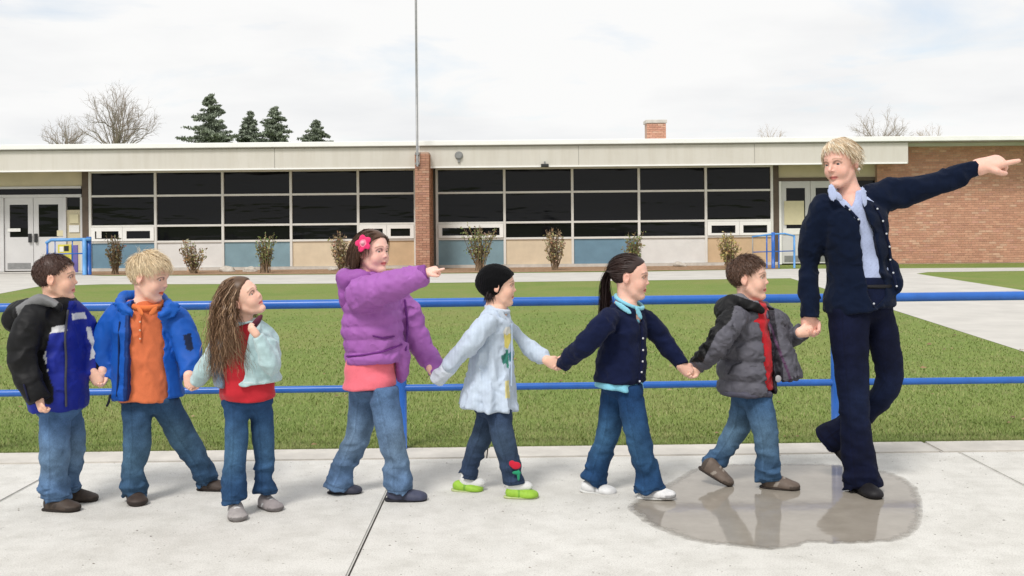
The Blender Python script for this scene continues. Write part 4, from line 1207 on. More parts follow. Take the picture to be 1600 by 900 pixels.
def scalp_roots(r, n, hl=0.0, low=-0.28, keep=None):
    out = []
    while sum(len(o) for o in out) < n:
        d = r.normal(size=(4 * n, 3)); d /= np.linalg.norm(d, axis=1)[:, None]
        p = CRC + d * CRR
        m = (p[:, 0] < hairline(p[:, 2], hl) - 0.005) & (p[:, 2] > low)
        ear = (np.abs(p[:, 0] + 0.04) < 0.09) & (p[:, 2] < 0.10) & (p[:, 2] > -0.16)
        m &= ~ear
        if keep is not None: m &= keep(p)
        out.append(p[m])
    return np.concatenate(out)[:n]
def strands(fg, roots, flow, length, nseg, width, colr, seed, lift=0.02, var=0.22, jit=0.25, name='hair', parent=None, colfn=None, tipk=0.35, colliders=(), mat=None, collide_head=True):
    """locks simulated in head space (head height = 1) : flow(p, k/nseg, root, rnd) -> direction"""
    r = np.random.default_rng(seed); n = len(roots)
    length = np.broadcast_to(np.asarray(length, float), (n,)) * (0.8 + 0.4 * r.random(n))
    p = roots.copy(); rnd = r.normal(size=(n, 3)); ph = r.random(n) * 6.283
    pts = [p.copy()]; lf = lift * (0.5 + r.random(n))
    for k in range(nseg):
        t = k / nseg
        d = flow(p, t, roots, rnd) + jit * rnd * 0.3
        d /= np.linalg.norm(d, axis=1)[:, None] + 1e-9
        p = p + d * (length / nseg)[:, None]
        if collide_head:
            q = (p - CRC) / (CRR + (lf * min(1, 3 * t + .35))[:, None]); m = np.linalg.norm(q, axis=1)
            ins = m < 1
            p[ins] = (CRC + q / m[:, None] * (CRR + (lf * min(1, 3 * t + .35))[:, None]))[ins]
        for cc, rr in colliders:
            q = (p - cc) / rr; m = np.linalg.norm(q, axis=1); ins = m < 1
            p[ins] = (cc + q / (m[:, None] + 1e-6) * rr)[ins]
        pts.append(p.copy())
    A = np.stack(pts, 1)                                   # n, s, 3
    Wd = H2W(fg, A.reshape(-1, 3)).reshape(n, nseg + 1, 3)
    T = np.gradient(Wd, axis=1); T /= np.linalg.norm(T, axis=2)[..., None] + 1e-9
    ref = unit(np.array((0.3, 1.0, 0.2))); X1 = np.cross(T, ref); X1 /= np.linalg.norm(X1, axis=2)[..., None] + 1e-9; X2 = np.cross(T, X1)
    tt = np.linspace(0, 1, nseg + 1)
    w = (width * fg.hh) * (0.7 + 0.6 * r.random(n))[:, None] * (1 - (1 - tipk) * tt ** 2)[None, :]
    out = Wd - (fg.hc - np.array((0, 0, .3 * fg.hh))); out = out + .5 * np.linalg.norm(out, axis=2)[..., None] * r.normal(size=(n, 1, 3))
    X1 = np.cross(T, out); X1 /= np.linalg.norm(X1, axis=2)[..., None] + 1e-9       # flat locks that lie on the head
    V = np.stack([Wd - 1.15 * w[..., None] * X1, Wd + 1.15 * w[..., None] * X1], 2).reshape(-1, 3)
    b0 = (np.arange(n) * (nseg + 1) * 2)[:, None] + (np.arange(nseg) * 2)[None, :]
    F = np.stack([b0, b0 + 1, b0 + 3, b0 + 2], -1).reshape(-1, 4)
    base = C3(*colr) if not callable(colr) else None
    cc = (colr(roots, r) if callable(colr) else np.repeat(base[None], n, 0)) * (1 + var * r.normal(size=(n, 1))).clip(0.4, 1.9)
    cc = np.repeat(cc, (nseg + 1) * 2, 0)
    return link(name, mesh_np(name, V - fg.off, F, True, np.clip(cc, 0.002, 1)), parent or fg.root, mat or m_hair)
def grav(fg): return fg.hM.T @ np.array((0, 0, -1.0))
def tang(p, d):
    """make d tangent to the skull at p"""
    n = (p - CRC) / CRR ** 2; n /= np.linalg.norm(n, axis=1)[:, None]
    return d - n * (d * n).sum(1)[:, None]
def short_hair(fg, colr, seed, n=2600, length=0.22, comb=(0.7, 0, -0.35), crown=(-0.30, 0.02, 0.42), lift=0.035, width=0.006, hl=0.0, var=0.22, jit=0.35, fringe=0.0):
    cap = hair_cap(fg, 'hair', colr, 0.022, hl=hl)
    r = np.random.default_rng(seed); ro = scalp_roots(r, n, hl)
    g = grav(fg); comb = np.array(comb); cr = np.array(crown)
    def flow(p, t, r0, rnd):
        d = p - cr; d = d / (np.linalg.norm(d, axis=1)[:, None] + .05)
        d = d * 0.8 + comb * 0.5 + g * (0.35 + 0.5 * t)
        return tang(p, d) + (p - CRC) / CRR * (0.22 * (1 - t))
    L = length * (0.32 + 0.95 * np.clip((ro[:, 2] + 0.05) / 0.45, 0, 1)) + fringe * np.clip((ro[:, 0] - 0.1) / .25, 0, 1)
    strands(fg, ro, flow, L, 7, width, colr, seed, lift, var, jit, name='hair_locks', parent=cap)
    return cap

# ---- trousers
def trousers(fg, legs, hips, mat, col, name='trousers', h=0.0064, fold=0.010, wear=None, k=0.012, top=None, ext=5, slim=True):
    """legs: list of (points px, radii px); hips: (px,py,dy, rx, rz, ry_m)"""
    pr = []
    c = fg.P(hips[0], hips[1], hips[2]); pr.append(ell(c, (fg.m(hips[3]), hips[5], fg.m(hips[4])), None, 0.02))
    zs = []
    for pts, rad in legs:
        if slim: pts[0] = (pts[0][0], pts[0][1], pts[0][2] * .7); rad = (rad[0] * .80,) + tuple(q * .87 for q in rad[1:])
        a_, b_ = np.array(pts[-1]), np.array(pts[-2]); e_ = (a_ - b_) / np.linalg.norm((a_ - b_)[:2]); pts[-1] = tuple(a_ + e_ * ext)
        pr.append(fg.T(pts, rad, k=k, sub=4, cut1=0.0)); zs.append(fg.P(*pts[-1])[2]); 
        bp = [fg.P(*p) for p in pts]
        fg.body.append(tube(bp[:-1] + [bp[-1] * .75 + bp[-2] * .25], [min(fg.m(r) * .55, 0.07) for r in rad[:-1]] + [fg.m(9)], 0.01, 2))
    if top is not None:
        zc = fg.P(hips[0], top, 0)[2]; pr.append(Prim(lambda X: (zc - X[:, 2]).astype(np.float32), np.array((-99, -99, zc)), np.array((99, 99, 9.0)), 0.01, 's'))
    fg.body.append(ell(c, (fg.m(hips[3]) * .75, hips[5] * .75, fg.m(hips[4]) * .8), None, 0.02))
    kz = np.mean([fg.P(*p[len(p) // 2])[2] for p, _ in legs]); zb = min(zs)
    def wlow(X): return 0.35 + 0.9 * np.exp(-((X[:, 2] - zb) / 0.10) ** 2) + 0.55 * np.exp(-((X[:, 2] - kz) / 0.06) ** 2) + 0.5 * np.exp(-((X[:, 2] - c[2]) / 0.05) ** 2)
    disp = [(-fold * .55, (9, 9, 30), 1, wlow), (fold * .5, (16, 16, 44), 2, wlow), (fold * .5, (7, 7, 9), 4, 'soft')]
    disp = [(fold * .35, (9, 9, 20), 1, wlow), (-fold * .75, (9, 9, 17), 2, wlow), (-fold * .40, (19, 19, 32), 7, wlow), (fold * .30, (8, 8, 6), 4, 'soft')]
    base = C3(*col) * np.array((.74, .67, .76))
    if wear is not None: wear = tuple(q * .86 for q in wear)
    Lv = fg.frame(20)[1]
    def cf(V):
        n = vnoise(V, (9, 9, 5), 8) * .5 + .5
        w = np.exp(-((V[:, 2] - (kz + 0.10)) / 0.13) ** 2) * 0.75 + 0.25 * np.exp(-((V[:, 2] - zb) / 0.05) ** 2)
        cc = np.repeat(base[None], len(V), 0)
        if wear is not None:
            wv = np.clip(w * (0.45 + 0.8 * n), 0, 1)[:, None]; cc = cc * (1 - wv) + C3(*wear) * wv
        hem = np.zeros(len(V), bool)
        for (pts, rad) in legs:
            a, b = fg.P(*pts[-1]), fg.P(*pts[-2]); u = unit(b - a); s = (V - a) @ u
            near = np.linalg.norm(V - a - s[:, None] * u, axis=1) < fg.m(max(rad)) * 1.5
            hem |= (np.abs(s - 0.018) < 0.003) & near
        cc[hem] *= 0.6
        for (pts, rad) in legs:       # outer leg seam and its stitching
            bp = [fg.P(*p) for p in pts]
            for a, b in zip(bp[:-1], bp[1:]):
                ab = b - a; t = ((V - a) @ ab) / (ab @ ab); q = V - a - np.clip(t, 0, 1)[:, None] * ab; dq = np.linalg.norm(q, axis=1)
                w_ = np.cross(ab / np.linalg.norm(ab), Lv); s_ = q @ w_
                m_ = (t > -.02) & (t < 1.02) & (dq < fg.m(max(rad)) * 1.4) & (q @ Lv < 0)
                cc[m_ & (np.abs(s_ - .004) < .0035)] *= .84; cc[m_ & (np.abs(s_ + .004) < .003)] *= 1.10
        return np.clip(cc, 0.003, 1)
    return fg.add(name, pr, h, mat, cf, disp)

def neck(fg, base, r, top=None):
    t = H2W(fg, (-0.10, 0, -0.22)) if top is None else top
    fg.body.append(tube([t, t * .5 + fg.P(*base) * .5, fg.P(*base)], [fg.m(r), fg.m(r), fg.m(r) * 1.25], 0.02, 2))
def arm_body(fg, pts, radpx=9):
    radpx *= .68
    fg.body.append(tube([fg.P(*p) for p in pts], [fg.m(radpx) * q for q in np.linspace(1.25, 0.8, len(pts))], 0.012, 3))
def trunk_body(fg, A, B, w, d, Fv, Lv):
    A = np.asarray(A) + (np.asarray(B) - np.asarray(A)) * .12
    fg.body.append(loft(A, B, Lv, Fv, [(0, w, d), (.5, w * .9, d * .9), (.85, w, d * .9), (1, w * .45, d * .5)], 0.02))
def finish_body(fg):
    """one continuous skin; what the clothes hide is kept coarser"""
    V, F = surface(fg.body, fg.h); V = relax(V, F, 1, .5)
    fine = np.linalg.norm(V - fg.hc, axis=1) < fg.hh * .85
    for W, s in fg.hands: fine |= np.linalg.norm(V - W, axis=1) < s * 1.45
    key = np.floor(V / .016).astype(np.int64); k1 = (key[:, 0] * 73856093) ^ (key[:, 1] * 19349663) ^ (key[:, 2] * 83492791)
    k1 = np.where(fine, np.arange(len(V)) + (1 << 60), k1)
    _, first, inv = np.unique(k1, return_index=True, return_inverse=True)
    n = len(first); num = np.bincount(inv, minlength=n)
    V2 = np.stack([np.bincount(inv, V[:, i], n) for i in range(3)], 1) / num[:, None]
    T = np.concatenate([F[:, [0, 1, 2]], F[:, [0, 2, 3]]]); T = inv[T]
    T = T[(T[:, 0] != T[:, 1]) & (T[:, 1] != T[:, 2]) & (T[:, 0] != T[:, 2])]
    _, u = np.unique(np.sort(T, 1), axis=0, return_index=True); T = T[u]
    return link('body', mesh_np('body', V2 - fg.off, T, True, fg.skincol(V2)), fg.root, m_skin)
def ringpts(c, Fv, Lv, U, rf, rl, a0, a1, n=12, rise=None):
    out = []
    for i in range(n):
        a = math.radians(a0 + (a1 - a0) * i / (n - 1))
        p = c + Fv * rf * math.cos(a) + Lv * rl * math.sin(a)
        if rise: p = p + U * rise(math.degrees(a))
        out.append(p)
    return out
def leaf(fg, px, py, dy, lon, wid, ang, k=.003, th=.0045, yaw=0):
    a = math.radians(ang); X1 = np.array((math.cos(a), 0, -math.sin(a))); Z1 = np.array((math.sin(a), 0, math.cos(a))); Y1 = np.array((0, 1.0, 0))
    b = math.radians(yaw); rz = np.array(((math.cos(b), -math.sin(b), 0), (math.sin(b), math.cos(b), 0), (0, 0, 1)))
    return ell(fg.P(px, py, dy), (fg.m(lon), th, fg.m(wid)), rz @ np.column_stack([X1, Y1, Z1]), k)
def button(fg, p, r, col, nrm, parent=None):
    bm = bmesh.new(); bmesh.ops.create_uvsphere(bm, u_segments=10, v_segments=6, radius=1)
    q = Vector(nrm).to_track_quat('Z', 'Y').to_matrix()
    for v in bm.verts: v.co = q @ Vector((v.co.x * r, v.co.y * r, v.co.z * r * .45)); v.co += Vector(p - fg.off)
    me = bpy.data.meshes.new('button'); bm.to_mesh(me); bm.free()
    a = me.color_attributes.new('Col', 'FLOAT_COLOR', 'POINT'); a.data.foreach_set('color', np.tile(np.append(C3(*col), 1), len(me.vertices)).astype(np.float32))
    for f in me.polygons: f.use_smooth = True
    return link('button', me, parent or fg.root, m_btn)
def project_y(me_obj, fg, x, z):
    """first surface met from the front at (x, z)"""
    n = len(me_obj.data.vertices); co = np.empty(n * 3, np.float32); me_obj.data.vertices.foreach_get('co', co); co = co.reshape(-1, 3) + fg.off
    d = (co[:, 0] - x) ** 2 + (co[:, 2] - z) ** 2; near = d < 0.008 ** 2
    if not near.any(): near = d <= np.partition(d, 6)[6]
    return co[near][:, 1].min()
def strip(fg, name, garment, pts, wpx, col, mat, thick=0.004, parent=None):
    """a narrow band (zip, placket, stripe) laid along the front of a garment"""
    P = []; pa = np.array(pts, float); kk = np.linspace(0, len(pa) - 1, (len(pa) - 1) * 4 + 1)
    pts = np.column_stack([np.interp(kk, range(len(pa)), pa[:, i]) for i in range(2)])
    for x, y in pts:
        q = UP(x, y, fg.Y0); yy = project_y(garment, fg, q[0], q[2]); P.append((q[0], yy - thick * .2, q[2]))
    P = np.array(P); n = len(P); ts = np.linspace(0, n - 1, (n - 1) * 2 + 1); P[1:-1, 1] = (P[:-2, 1] + 2 * P[1:-1, 1] + P[2:, 1]) / 4
    P = np.column_stack([np.interp(ts, range(n), P[:, i]) for i in range(3)])
    return fg.add(name, [tube(P, [fg.m(wpx)] * len(P), 0, 1)], max(0.003, fg.m(wpx) * .6), mat, C3(*col), parent=parent or garment, it=1)
# ================================================================== THE EIGHT FIGURES
GRP = 'people holding hands in a line along the sidewalk'
UPV = np.array((0, 0, 1.0))
SOFT = lambda a, s=1: [(a * .8, (13, 13, 13), s, 'soft'), (-a * 1.1, (12, 12, 15), s + 1, 'crease'), (-a * .5, (26, 26, 30), s + 3, 'crease')]
def hold(fA, fB, px, py, Y, sA, sB, dA, dB):
    """two hands clasped at a point: A comes from the left, B from the right"""
    M_ = UP(px, py, Y); a, b = unit(np.array((dA[0], 0, -dA[1]))), unit(np.array((dB[0], 0, -dB[1])))
    near, far = np.array((0, -1.0, 0)), np.array((0, 1.0, 0))
    hand(fA, M_ - a * sA * .50 + near * sA * .10, a, far + 0.15 * UPV, sA, 1, (58, 60, 62, 60), thumb_in=.45)
    hand(fB, M_ - b * sB * .50 + far * sB * .10, b, near + 0.15 * UPV, sB, -1, (58, 60, 62, 60), thumb_in=.45)

# ---------------------------------------------------------------- boy in the black and blue ski jacket
def boy_ski():
    f = Fig('boy in black and blue ski jacket with grey hood, last in line at far left', 4.98, 95, GRP)
    F, L = f.frame(28); m, P, T = f.m, f.P, f.T
    head(f, 89, 434, 0.0, 72, 12, 2, 0, (236, 188, 164), (212, 125, 116), (70, 48, 38))
    neck(f, (84, 480), 15)
    short_hair(f, (84, 60, 52), 1, n=3800, length=0.10, comb=(0.15, 0, -0.25), lift=0.026, width=0.0038, jit=.55)
    A, B = P(92, 640), P(84, 466)
    trunk_body(f, A, B, m(36), m(28), F, L)
    na = [(52, 499, -.13), (35, 560, -.19), (60, 622, -.21)]; fa = [(120, 494, .09), (144, 546, .11), (143, 586, .06)]
    arm_body(f, na); arm_body(f, fa)
    st = [(0, m(44), m(39)), (.12, m(47), m(43)), (.35, m(46), m(42)), (.6, m(46), m(40)), (.78, m(47), m(36)), (.9, m(36), m(27)), (1, m(20), m(18))]
    pr = [loft(A, B, L, F, st, 0, quilt=(m(34), 0.006, 0.02)),
          f.SL(na, (25, 24, 19), B, k=0, cut1=0.012, quilt=(m(26), 0.005)), f.SL(fa, (23, 20, 17), B, k=0, cut1=0.012, quilt=(m(26), 0.004)),
          tube(ringpts(P(83, 472), F, L, UPV, m(24), m(25), -180, 180, 14, lambda a: -0.012 * math.cos(math.radians(a))), [m(11)] * 14, 0.012, 1)]
    blue, black, grey, white = C3(26, 42, 150), C3(17, 17, 20), C3(128, 128, 130), C3(225, 225, 228)
    front = [(64, 520), (100, 516), (108, 470), (150, 470), (150, 660), (40, 660), (36, 612), (66, 600), (70, 560)]
    yoke = [(70, 512), (104, 508), (105, 518), (70, 522)]; s2 = [(112, 490), (133, 488), (135, 498), (113, 500)]
    pipe = [(66, 520), (71, 518), (72, 556), (76, 590), (71, 596), (67, 556)]
    hoodp = [(24, 480), (60, 455), (98, 462), (88, 478), (58, 490), (32, 506)]
    slv = [(134, 510), (142, 512), (146, 528), (150, 534), (148, 560), (140, 562), (143, 540), (137, 528)]
    wl = P(58, 606)[2]
    def cf(V):
        x, z, y = V[:, 0], V[:, 2], V[:, 1]
        c = np.repeat(black[None], len(V), 0)
        inb = in_px(V, front); d_arm = np.linalg.norm(V - np.array([P(*q) for q in [na[0]]])[0], axis=1)
        # the near sleeve stays black
        onarm = np.zeros(len(V), bool)
        for a, b in zip(na[:-1], na[1:]):
            pa, pb = P(*a), P(*b); t = np.clip(((V - pa) @ (pb - pa)) / ((pb - pa) @ (pb - pa)), 0, 1)
            onarm |= np.linalg.norm(V - (pa + t[:, None] * (pb - pa)), axis=1) < m(29) * (1 if b == na[1] or a == na[1] else .8)
        c[inb & ~onarm] = blue
        c[(z < wl) & ~onarm] = blue
        c[in_px(V, yoke) & ~onarm & (y < f.Y0 + .05)] = white; c[in_px(V, s2)] = white; c[in_px(V, pipe) & ~onarm] = white
        c[in_px(V, slv) & ~onarm] = white
        return c
    j = f.add('jacket', pr, 0.0058, m_nylon, cf, SOFT(0.005, 11))
    hd = f.add('hood', [ell(P(56, 482, .0), (m(34), m(40), m(17)), None, 0.02), ell(P(28, 497, -.01), (m(20), m(30), m(24)), None, 0.03), T([(30, 492, -.10), (62, 470, -.10), (92, 480, -.12)], (9, 10, 7), k=.02),
                        Prim(lambda X: (np.linalg.norm((X - P(90, 462)) / np.array((m(30), m(30), m(30))), axis=1) - 1).astype(np.float32) * m(30), P(60, 492) - .1, P(120, 432) + .1, .015, 's')], 0.0056, m_nylon,
               lambda V: np.where(in_px(V, hoodp)[:, None] & (V[:, 0] > P(24, 500)[0])[:, None], grey[None], black[None]), SOFT(0.006, 4), parent=j)
    strip(f, 'zipper', j, [(113, 484), (116, 520), (118, 570), (119, 628)], 2.0, (70, 70, 80), m_nylon)
    strip(f, 'pocket_trim', j, [(78, 588), (84, 612)], 1.6, (22, 25, 60), m_nylon)
    f.add('collar', [tube(ringpts(P(86, 473), F, L, UPV, m(20), m(20), -60, 60, 8), [m(8)] * 8, 0, 1)], .004, m_fleece, C3(40, 32, 40), parent=j)
    trousers(f, [([(84, 640, -.07), (86, 700, -.085), (83, 748, -.08), (84, 774, -.07)], (29, 26, 25, 27)),
                 ([(106, 640, .05), (114, 695, .05), (110, 738, .06), (108, 762, .06)], (25, 22, 21, 23))], (93, 636, -.01, 34, 24, .10), m_denim, (82, 124, 166), wear=(140, 172, 202), fold=.013, top=632)
    shoe(f, np.append(P(76, 700, -.075)[:2], 0), 32, m(58), .22, (74, 62, 54), (48, 42, 38), style='shoe')
    shoe(f, np.append(P(106, 700, .085)[:2], 0), 24, m(54), .22, (74, 62, 54), (48, 42, 38), style='shoe')
    hand(f, P(61, 624, -.21), (.25, -.12, -.9), (.9, .35, 0), m(31), 1, (48, 55, 60, 62), thumb_in=.3)
    return f

# ---------------------------------------------------------------- fair boy in the open blue jacket
def boy_blond():
    f = Fig('fair haired boy in open bright blue jacket over an orange polo shirt', 5.08, 245, GRP)
    F, L = f.frame(84); m, P, T = f.m, f.P, f.T
    head(f, 235, 432, -0.02, 73, 28, -12, 0, (238, 192, 172), (235, 110, 70), (200, 170, 135), iris=(70, 90, 110))
    neck(f, (228, 484), 15)
    short_hair(f, (246, 224, 188), 2, n=4000, length=0.20, comb=(0.6, 0.1, -0.20), lift=0.05, width=0.0038, var=.13, fringe=.0, jit=.8)
    A, B = P(228, 627), P(228, 468)
    trunk_body(f, A, B, m(40), m(24), F, L)
    na = [(184, 496, .02), (161, 548, .02), (163, 592, -.02)]; fa = [(274, 496, .0), (294, 545, -.04), (297, 588, -.10)]
    arm_body(f, na); arm_body(f, fa)
    # polo shirt
    st = [(0, m(42), m(38)), (.2, m(40), m(35)), (.4, m(39), m(32)), (.8, m(42), m(28)), (.92, m(30), m(22)), (1, m(18), m(17))]
    po = C3(230, 124, 80)
    s = f.add('polo_shirt', [loft(A, B, L, F, st, 0)], .0056, m_cotton, po, [(0.006, (9, 9, 4), 3, 'soft'), (-0.007, (11, 11, 7), 5, 'c'), (-.003, (26, 26, 18), 8, 'c')])
    f.add('collar', [tube(ringpts(P(228, 474), F, L, UPV, m(24), m(25), -168, 168, 18, lambda a: -0.022 * max(0, math.cos(math.radians(a))) + .004), [m(4.5)] * 18, 0, 1),
                     leaf(f, 219, 486, -.098, 9, 4.5, 48, yaw=-25), leaf(f, 240, 486, -.098, 9, 4.5, -48, yaw=25)], .0042, m_cotton, C3(240, 130, 72), parent=s)
    strip(f, 'placket', s, [(229, 494), (230, 530)], 2.0, (222, 108, 60), m_cotton)
    for y in (500, 513, 526):
        q = UP(229.5, y, f.Y0); yy = project_y(s, f, q[0], q[2]); button(f, np.array((q[0], yy - .006, q[2])), .005, (235, 190, 160), (0, -1, 0), s)
    # jacket
    st = [(0, m(54), m(42)), (.3, m(53), m(41)), (.6, m(51), m(38)), (.8, m(51), m(34)), (.93, m(40), m(28)), (1, m(26), m(24))]
    A2 = P(232, 621)
    op = f.xz([(202, 470), (203, 520), (201, 640), (258, 640), (252, 560), (246, 505), (247, 474), (228, 440)])
    pr = [loft(A2, B, L, F, st, 0), f.SL(na, (24, 23, 19), B, k=0, cut1=.010), f.SL(fa, (24, 23, 18), B, k=0, cut1=.010), polycut(op, f.Y0 - .6, f.Y0 + .02, .006)]
    bl = C3(24, 92, 190); dk = C3(14, 52, 118)
    inner = [(196, 480), (203, 470), (204, 640), (192, 640)]
    badge = [(286, 524), (298, 520), (303, 545), (297, 549), (291, 546)]
    def cf(V):
        c = np.repeat(bl[None], len(V), 0); q = P(0, 0)
        x, z = V[:, 0], V[:, 2]
        c[in_px(V, inner)] = dk; c[in_px(V, badge) & (V[:, 1] < f.Y0)] = C3(16, 32, 66)
        c[in_px(V, [(204, 470), (252, 470), (256, 640), (204, 640)])] = dk
        return c
    j = f.add('jacket', pr, .0058, m_nylon, cf, [(0.008, (7, 7, 4), 21, 'soft'), (-0.008, (9, 9, 8), 22, 'c'), (-.003, (22, 22, 20), 24, 'c')])
    cr = [T([(204, 488, -.10), (190, 478, -.06), (192, 466, .06), (222, 462, .13), (252, 466, .08), (266, 480, -.05), (252, 492, -.11)], (4, 7, 9, 9, 8, 7, 4), k=.01, sub=5),
          leaf(f, 190, 482, -.085, 20, 8, 28, yaw=-20), leaf(f, 265, 486, -.085, 19, 8, -30, yaw=20)]
    f.add('collar', cr, .0048, m_nylon, C3(26, 98, 198), SOFT(.006, 9), parent=j)
    strip(f, 'zipper', j, [(199, 500), (199, 560), (198, 612)], 1.4, (14, 40, 90), m_nylon); strip(f, 'zipper', j, [(254, 506), (258, 560), (262, 612)], 1.4, (14, 40, 90), m_nylon)
    f.add('cord', [tube([P(172, 618, -.10), P(170, 628, -.105), P(167, 634, -.10)], [m(2)] * 3, 0, 2)], .0035, m_nylon, C3(25, 30, 45), parent=j)
    trousers(f, [([(212, 622, -.0), (214, 690, -.045), (209, 738, -.05), (209, 766, -.04)], (28, 25, 23, 24)),
                 ([(254, 622, .02), (286, 682, .10), (312, 724, .14), (322, 746, .16)], (28, 25, 21, 21))], (232, 622, .0, 44, 26, .085), m_denim, (56, 92, 124), wear=(104, 142, 170), fold=.013, top=622, ext=9)
    shoe(f, np.append(P(208, 700, -.00)[:2], 0), 80, m(58), .225, (70, 58, 52), (50, 42, 38))
    shoe(f, np.append(P(316, 700, .17)[:2], 0), 22, m(52), .22, (70, 58, 52), (50, 42, 38))
    return f

# ---------------------------------------------------------------- long haired girl
def girl_long():
    f = Fig('girl with very long wavy brown hair in pale aqua jacket and red top', 4.84, 385, GRP)
    F, L = f.frame(72); m, P, T = f.m, f.P, f.T
    head(f, 381, 464, -0.03, 66, 32, 24, 18, (236, 190, 170), (215, 120, 115), (120, 90, 70), look=-.1)
    neck(f, (378, 512), 14)
    A, B = P(387, 626), P(380, 504)
    trunk_body(f, A, B, m(34), m(24), F, L)
    na = [(346, 530, -.0), (326, 566, -.02), (309, 594, .03)]; fa = [(412, 528, -.02), (424, 570, -.09), (402, 524, -.135)]
    arm_body(f, na); arm_body(f, fa, 8)
    st = [(0, m(43), m(33)), (.3, m(42), m(32)), (.7, m(42), m(28)), (.9, m(30), m(22)), (1, m(16), m(16))]
    rd = C3(200, 42, 54)
    s = f.add('red_top', [loft(P(388, 624), B, L, F, st, 0)], .0056, m_cotton, rd, [(0.008, (8, 8, 28), 3, 'soft'), (.004, (20, 20, 40), 4, 'soft')])
    f.add('scarf', [T([(394, 512, -.085), (402, 502, -.10), (408, 494, -.09)], (5, 5, 3), k=.01)], .004, m_cotton, C3(96, 40, 60), parent=s)
    st = [(0, m(50), m(37)), (.35, m(50), m(37)), (.72, m(51), m(34)), (.9, m(38), m(27)), (1, m(20), m(20))]
    op = f.xz([(346, 520), (346, 640), (374, 640), (380, 560), (386, 510)])
    pr = [loft(P(388, 597), P(381, 498), L, F, st, 0), f.SL(na, (19, 17, 15), B, k=0, cut1=.008), f.SL(fa, (17, 17, 13), B, k=0, cut1=.006), polycut(op, f.Y0 - .5, f.Y0 + .03, .006)]
    aq = C3(192, 220, 224); gb = C3(98, 118, 138)
    grey = [(326, 520), (352, 520), (352, 610), (334, 610)]
    def cf(V):
        c = np.repeat(aq[None], len(V), 0); n = vnoise(V, (60, 60, 60), 2)
        c = c * (1 + .10 * n[:, None])
        c[in_px(V, grey) & (V[:, 1] < f.Y0 + .2) & (V[:, 0] > P(334, 560)[0])] = gb
        return c
    j = f.add('jacket', pr, .0048, m_fleece, cf, [(0.006, (9, 9, 9), 21, 'soft'), (-0.008, (12, 12, 12), 22, 'c'), (.003, (50, 50, 50), 24, 'soft')])
    f.add('hem_band', [tube(ringpts(P(388, 594), F, L, UPV, m(35), m(48), -25, 60, 9), [m(3.4)] * 9, 0, 1)], .004, m_fleece, C3(214, 232, 234), parent=j)
    trousers(f, [([(370, 624, -.03), (370, 690, -.05), (367, 735, -.06), (368, 776, -.06)], (25, 20, 20, 23)),
                 ([(406, 624, .03), (411, 690, .04), (412, 735, .05), (413, 764, .055)], (25, 20, 19, 21))], (388, 626, .0, 40, 24, .085), m_denim, (44, 82, 122), wear=(96, 140, 178), fold=.010, top=618, ext=8)
    shoe(f, np.append(P(367, 700, -.045)[:2], 0), 84, m(52), .24, (172, 166, 164), (110, 104, 100), style='sneaker', trim=(220, 220, 220))
    shoe(f, np.append(P(411, 700, .085)[:2], 0), 58, m(50), .24, (158, 150, 150), (110, 104, 100), style='sneaker', trim=(220, 220, 220))
    hand(f, P(400, 522, -.14), (-.6, -.05, .75), (.5, .8, .2), m(24), 1, (35, 40, 45, 50), thumb_in=.2)
    # hair : long waves
    r = np.random.default_rng(33)
    cap = hair_cap(f, 'hair', (104, 78, 58), 0.035, extra=[])
    g = grav(f); ro = scalp_roots(r, 3700, .0, keep=lambda p: (p[:, 0] < .17))
    wld = f.hM.T
    tocam = wld @ np.array((0, -1.0, 0)); left = wld @ np.array((-1.0, 0, 0))
    phs = r.random(3700) * 6.283; lockid = (np.floor((np.arctan2(ro[:, 1], ro[:, 0]) + 3.2) * 3.2)).astype(int); lph = r.random(64)[lockid % 64] * 6.283
    def flow(p, t, r0, rnd):
        back = p - np.array((0.28, 0, .40)); back /= np.linalg.norm(back, axis=1)[:, None]
        w = np.sin(lph * 1.0 + t * 34 + phs * .10)[:, None]; w2 = np.cos(lph * 1.7 + t * 31)[:, None]
        d = back * max(0, .9 - 2.6 * t) + g * (0.3 + 1.3 * min(1, 1.6 * t)) + left * (0.62 * w * min(1, t * 3) + .10 * math.cos(t * 3.4) + .12 * rnd[:, :1] - np.where((lockid % 5 < 2)[:, None], .50 * min(1, max(0, t * 1.8 - .35)), -.06)) + tocam * (0.55 * w2 * min(1, t * 3) + .22 * (1 - t))
        out = tang(p, d)
        return np.where((np.linalg.norm((p - CRC) / CRR, axis=1) < 1.12)[:, None], out, d)
    toL = lambda q: ((q - f.hc) @ f.hM) / f.hh
    ctr = toL(P(380, 560)); cs = [(np.array((.33, 0, -.12)), np.array((.33, .30, .44))), (ctr, np.array((.62, .62, .95))), (toL(P(384, 520)), np.array((.5, .52, .5))), (toL(P(392, 512, -.09)), np.array((.2, .2, .2)))]
    def hc(ro_, r_):
        k = r_.random(len(ro_)); a, b, c = C3(112, 84, 64), C3(140, 108, 82), C3(176, 144, 114)
        return np.where((k < .42)[:, None], a, np.where((k < .8)[:, None], b, c))
    leftness = ro @ left
    ln = 1.75 + .25 * np.clip(leftness * 2, -1, 1)
    ro = ro * 1.0
    strands(f, ro, flow, ln, 26, .0056, hc, 34, .07, .16, .10, name='hair_locks', parent=cap, colliders=cs)
    return f

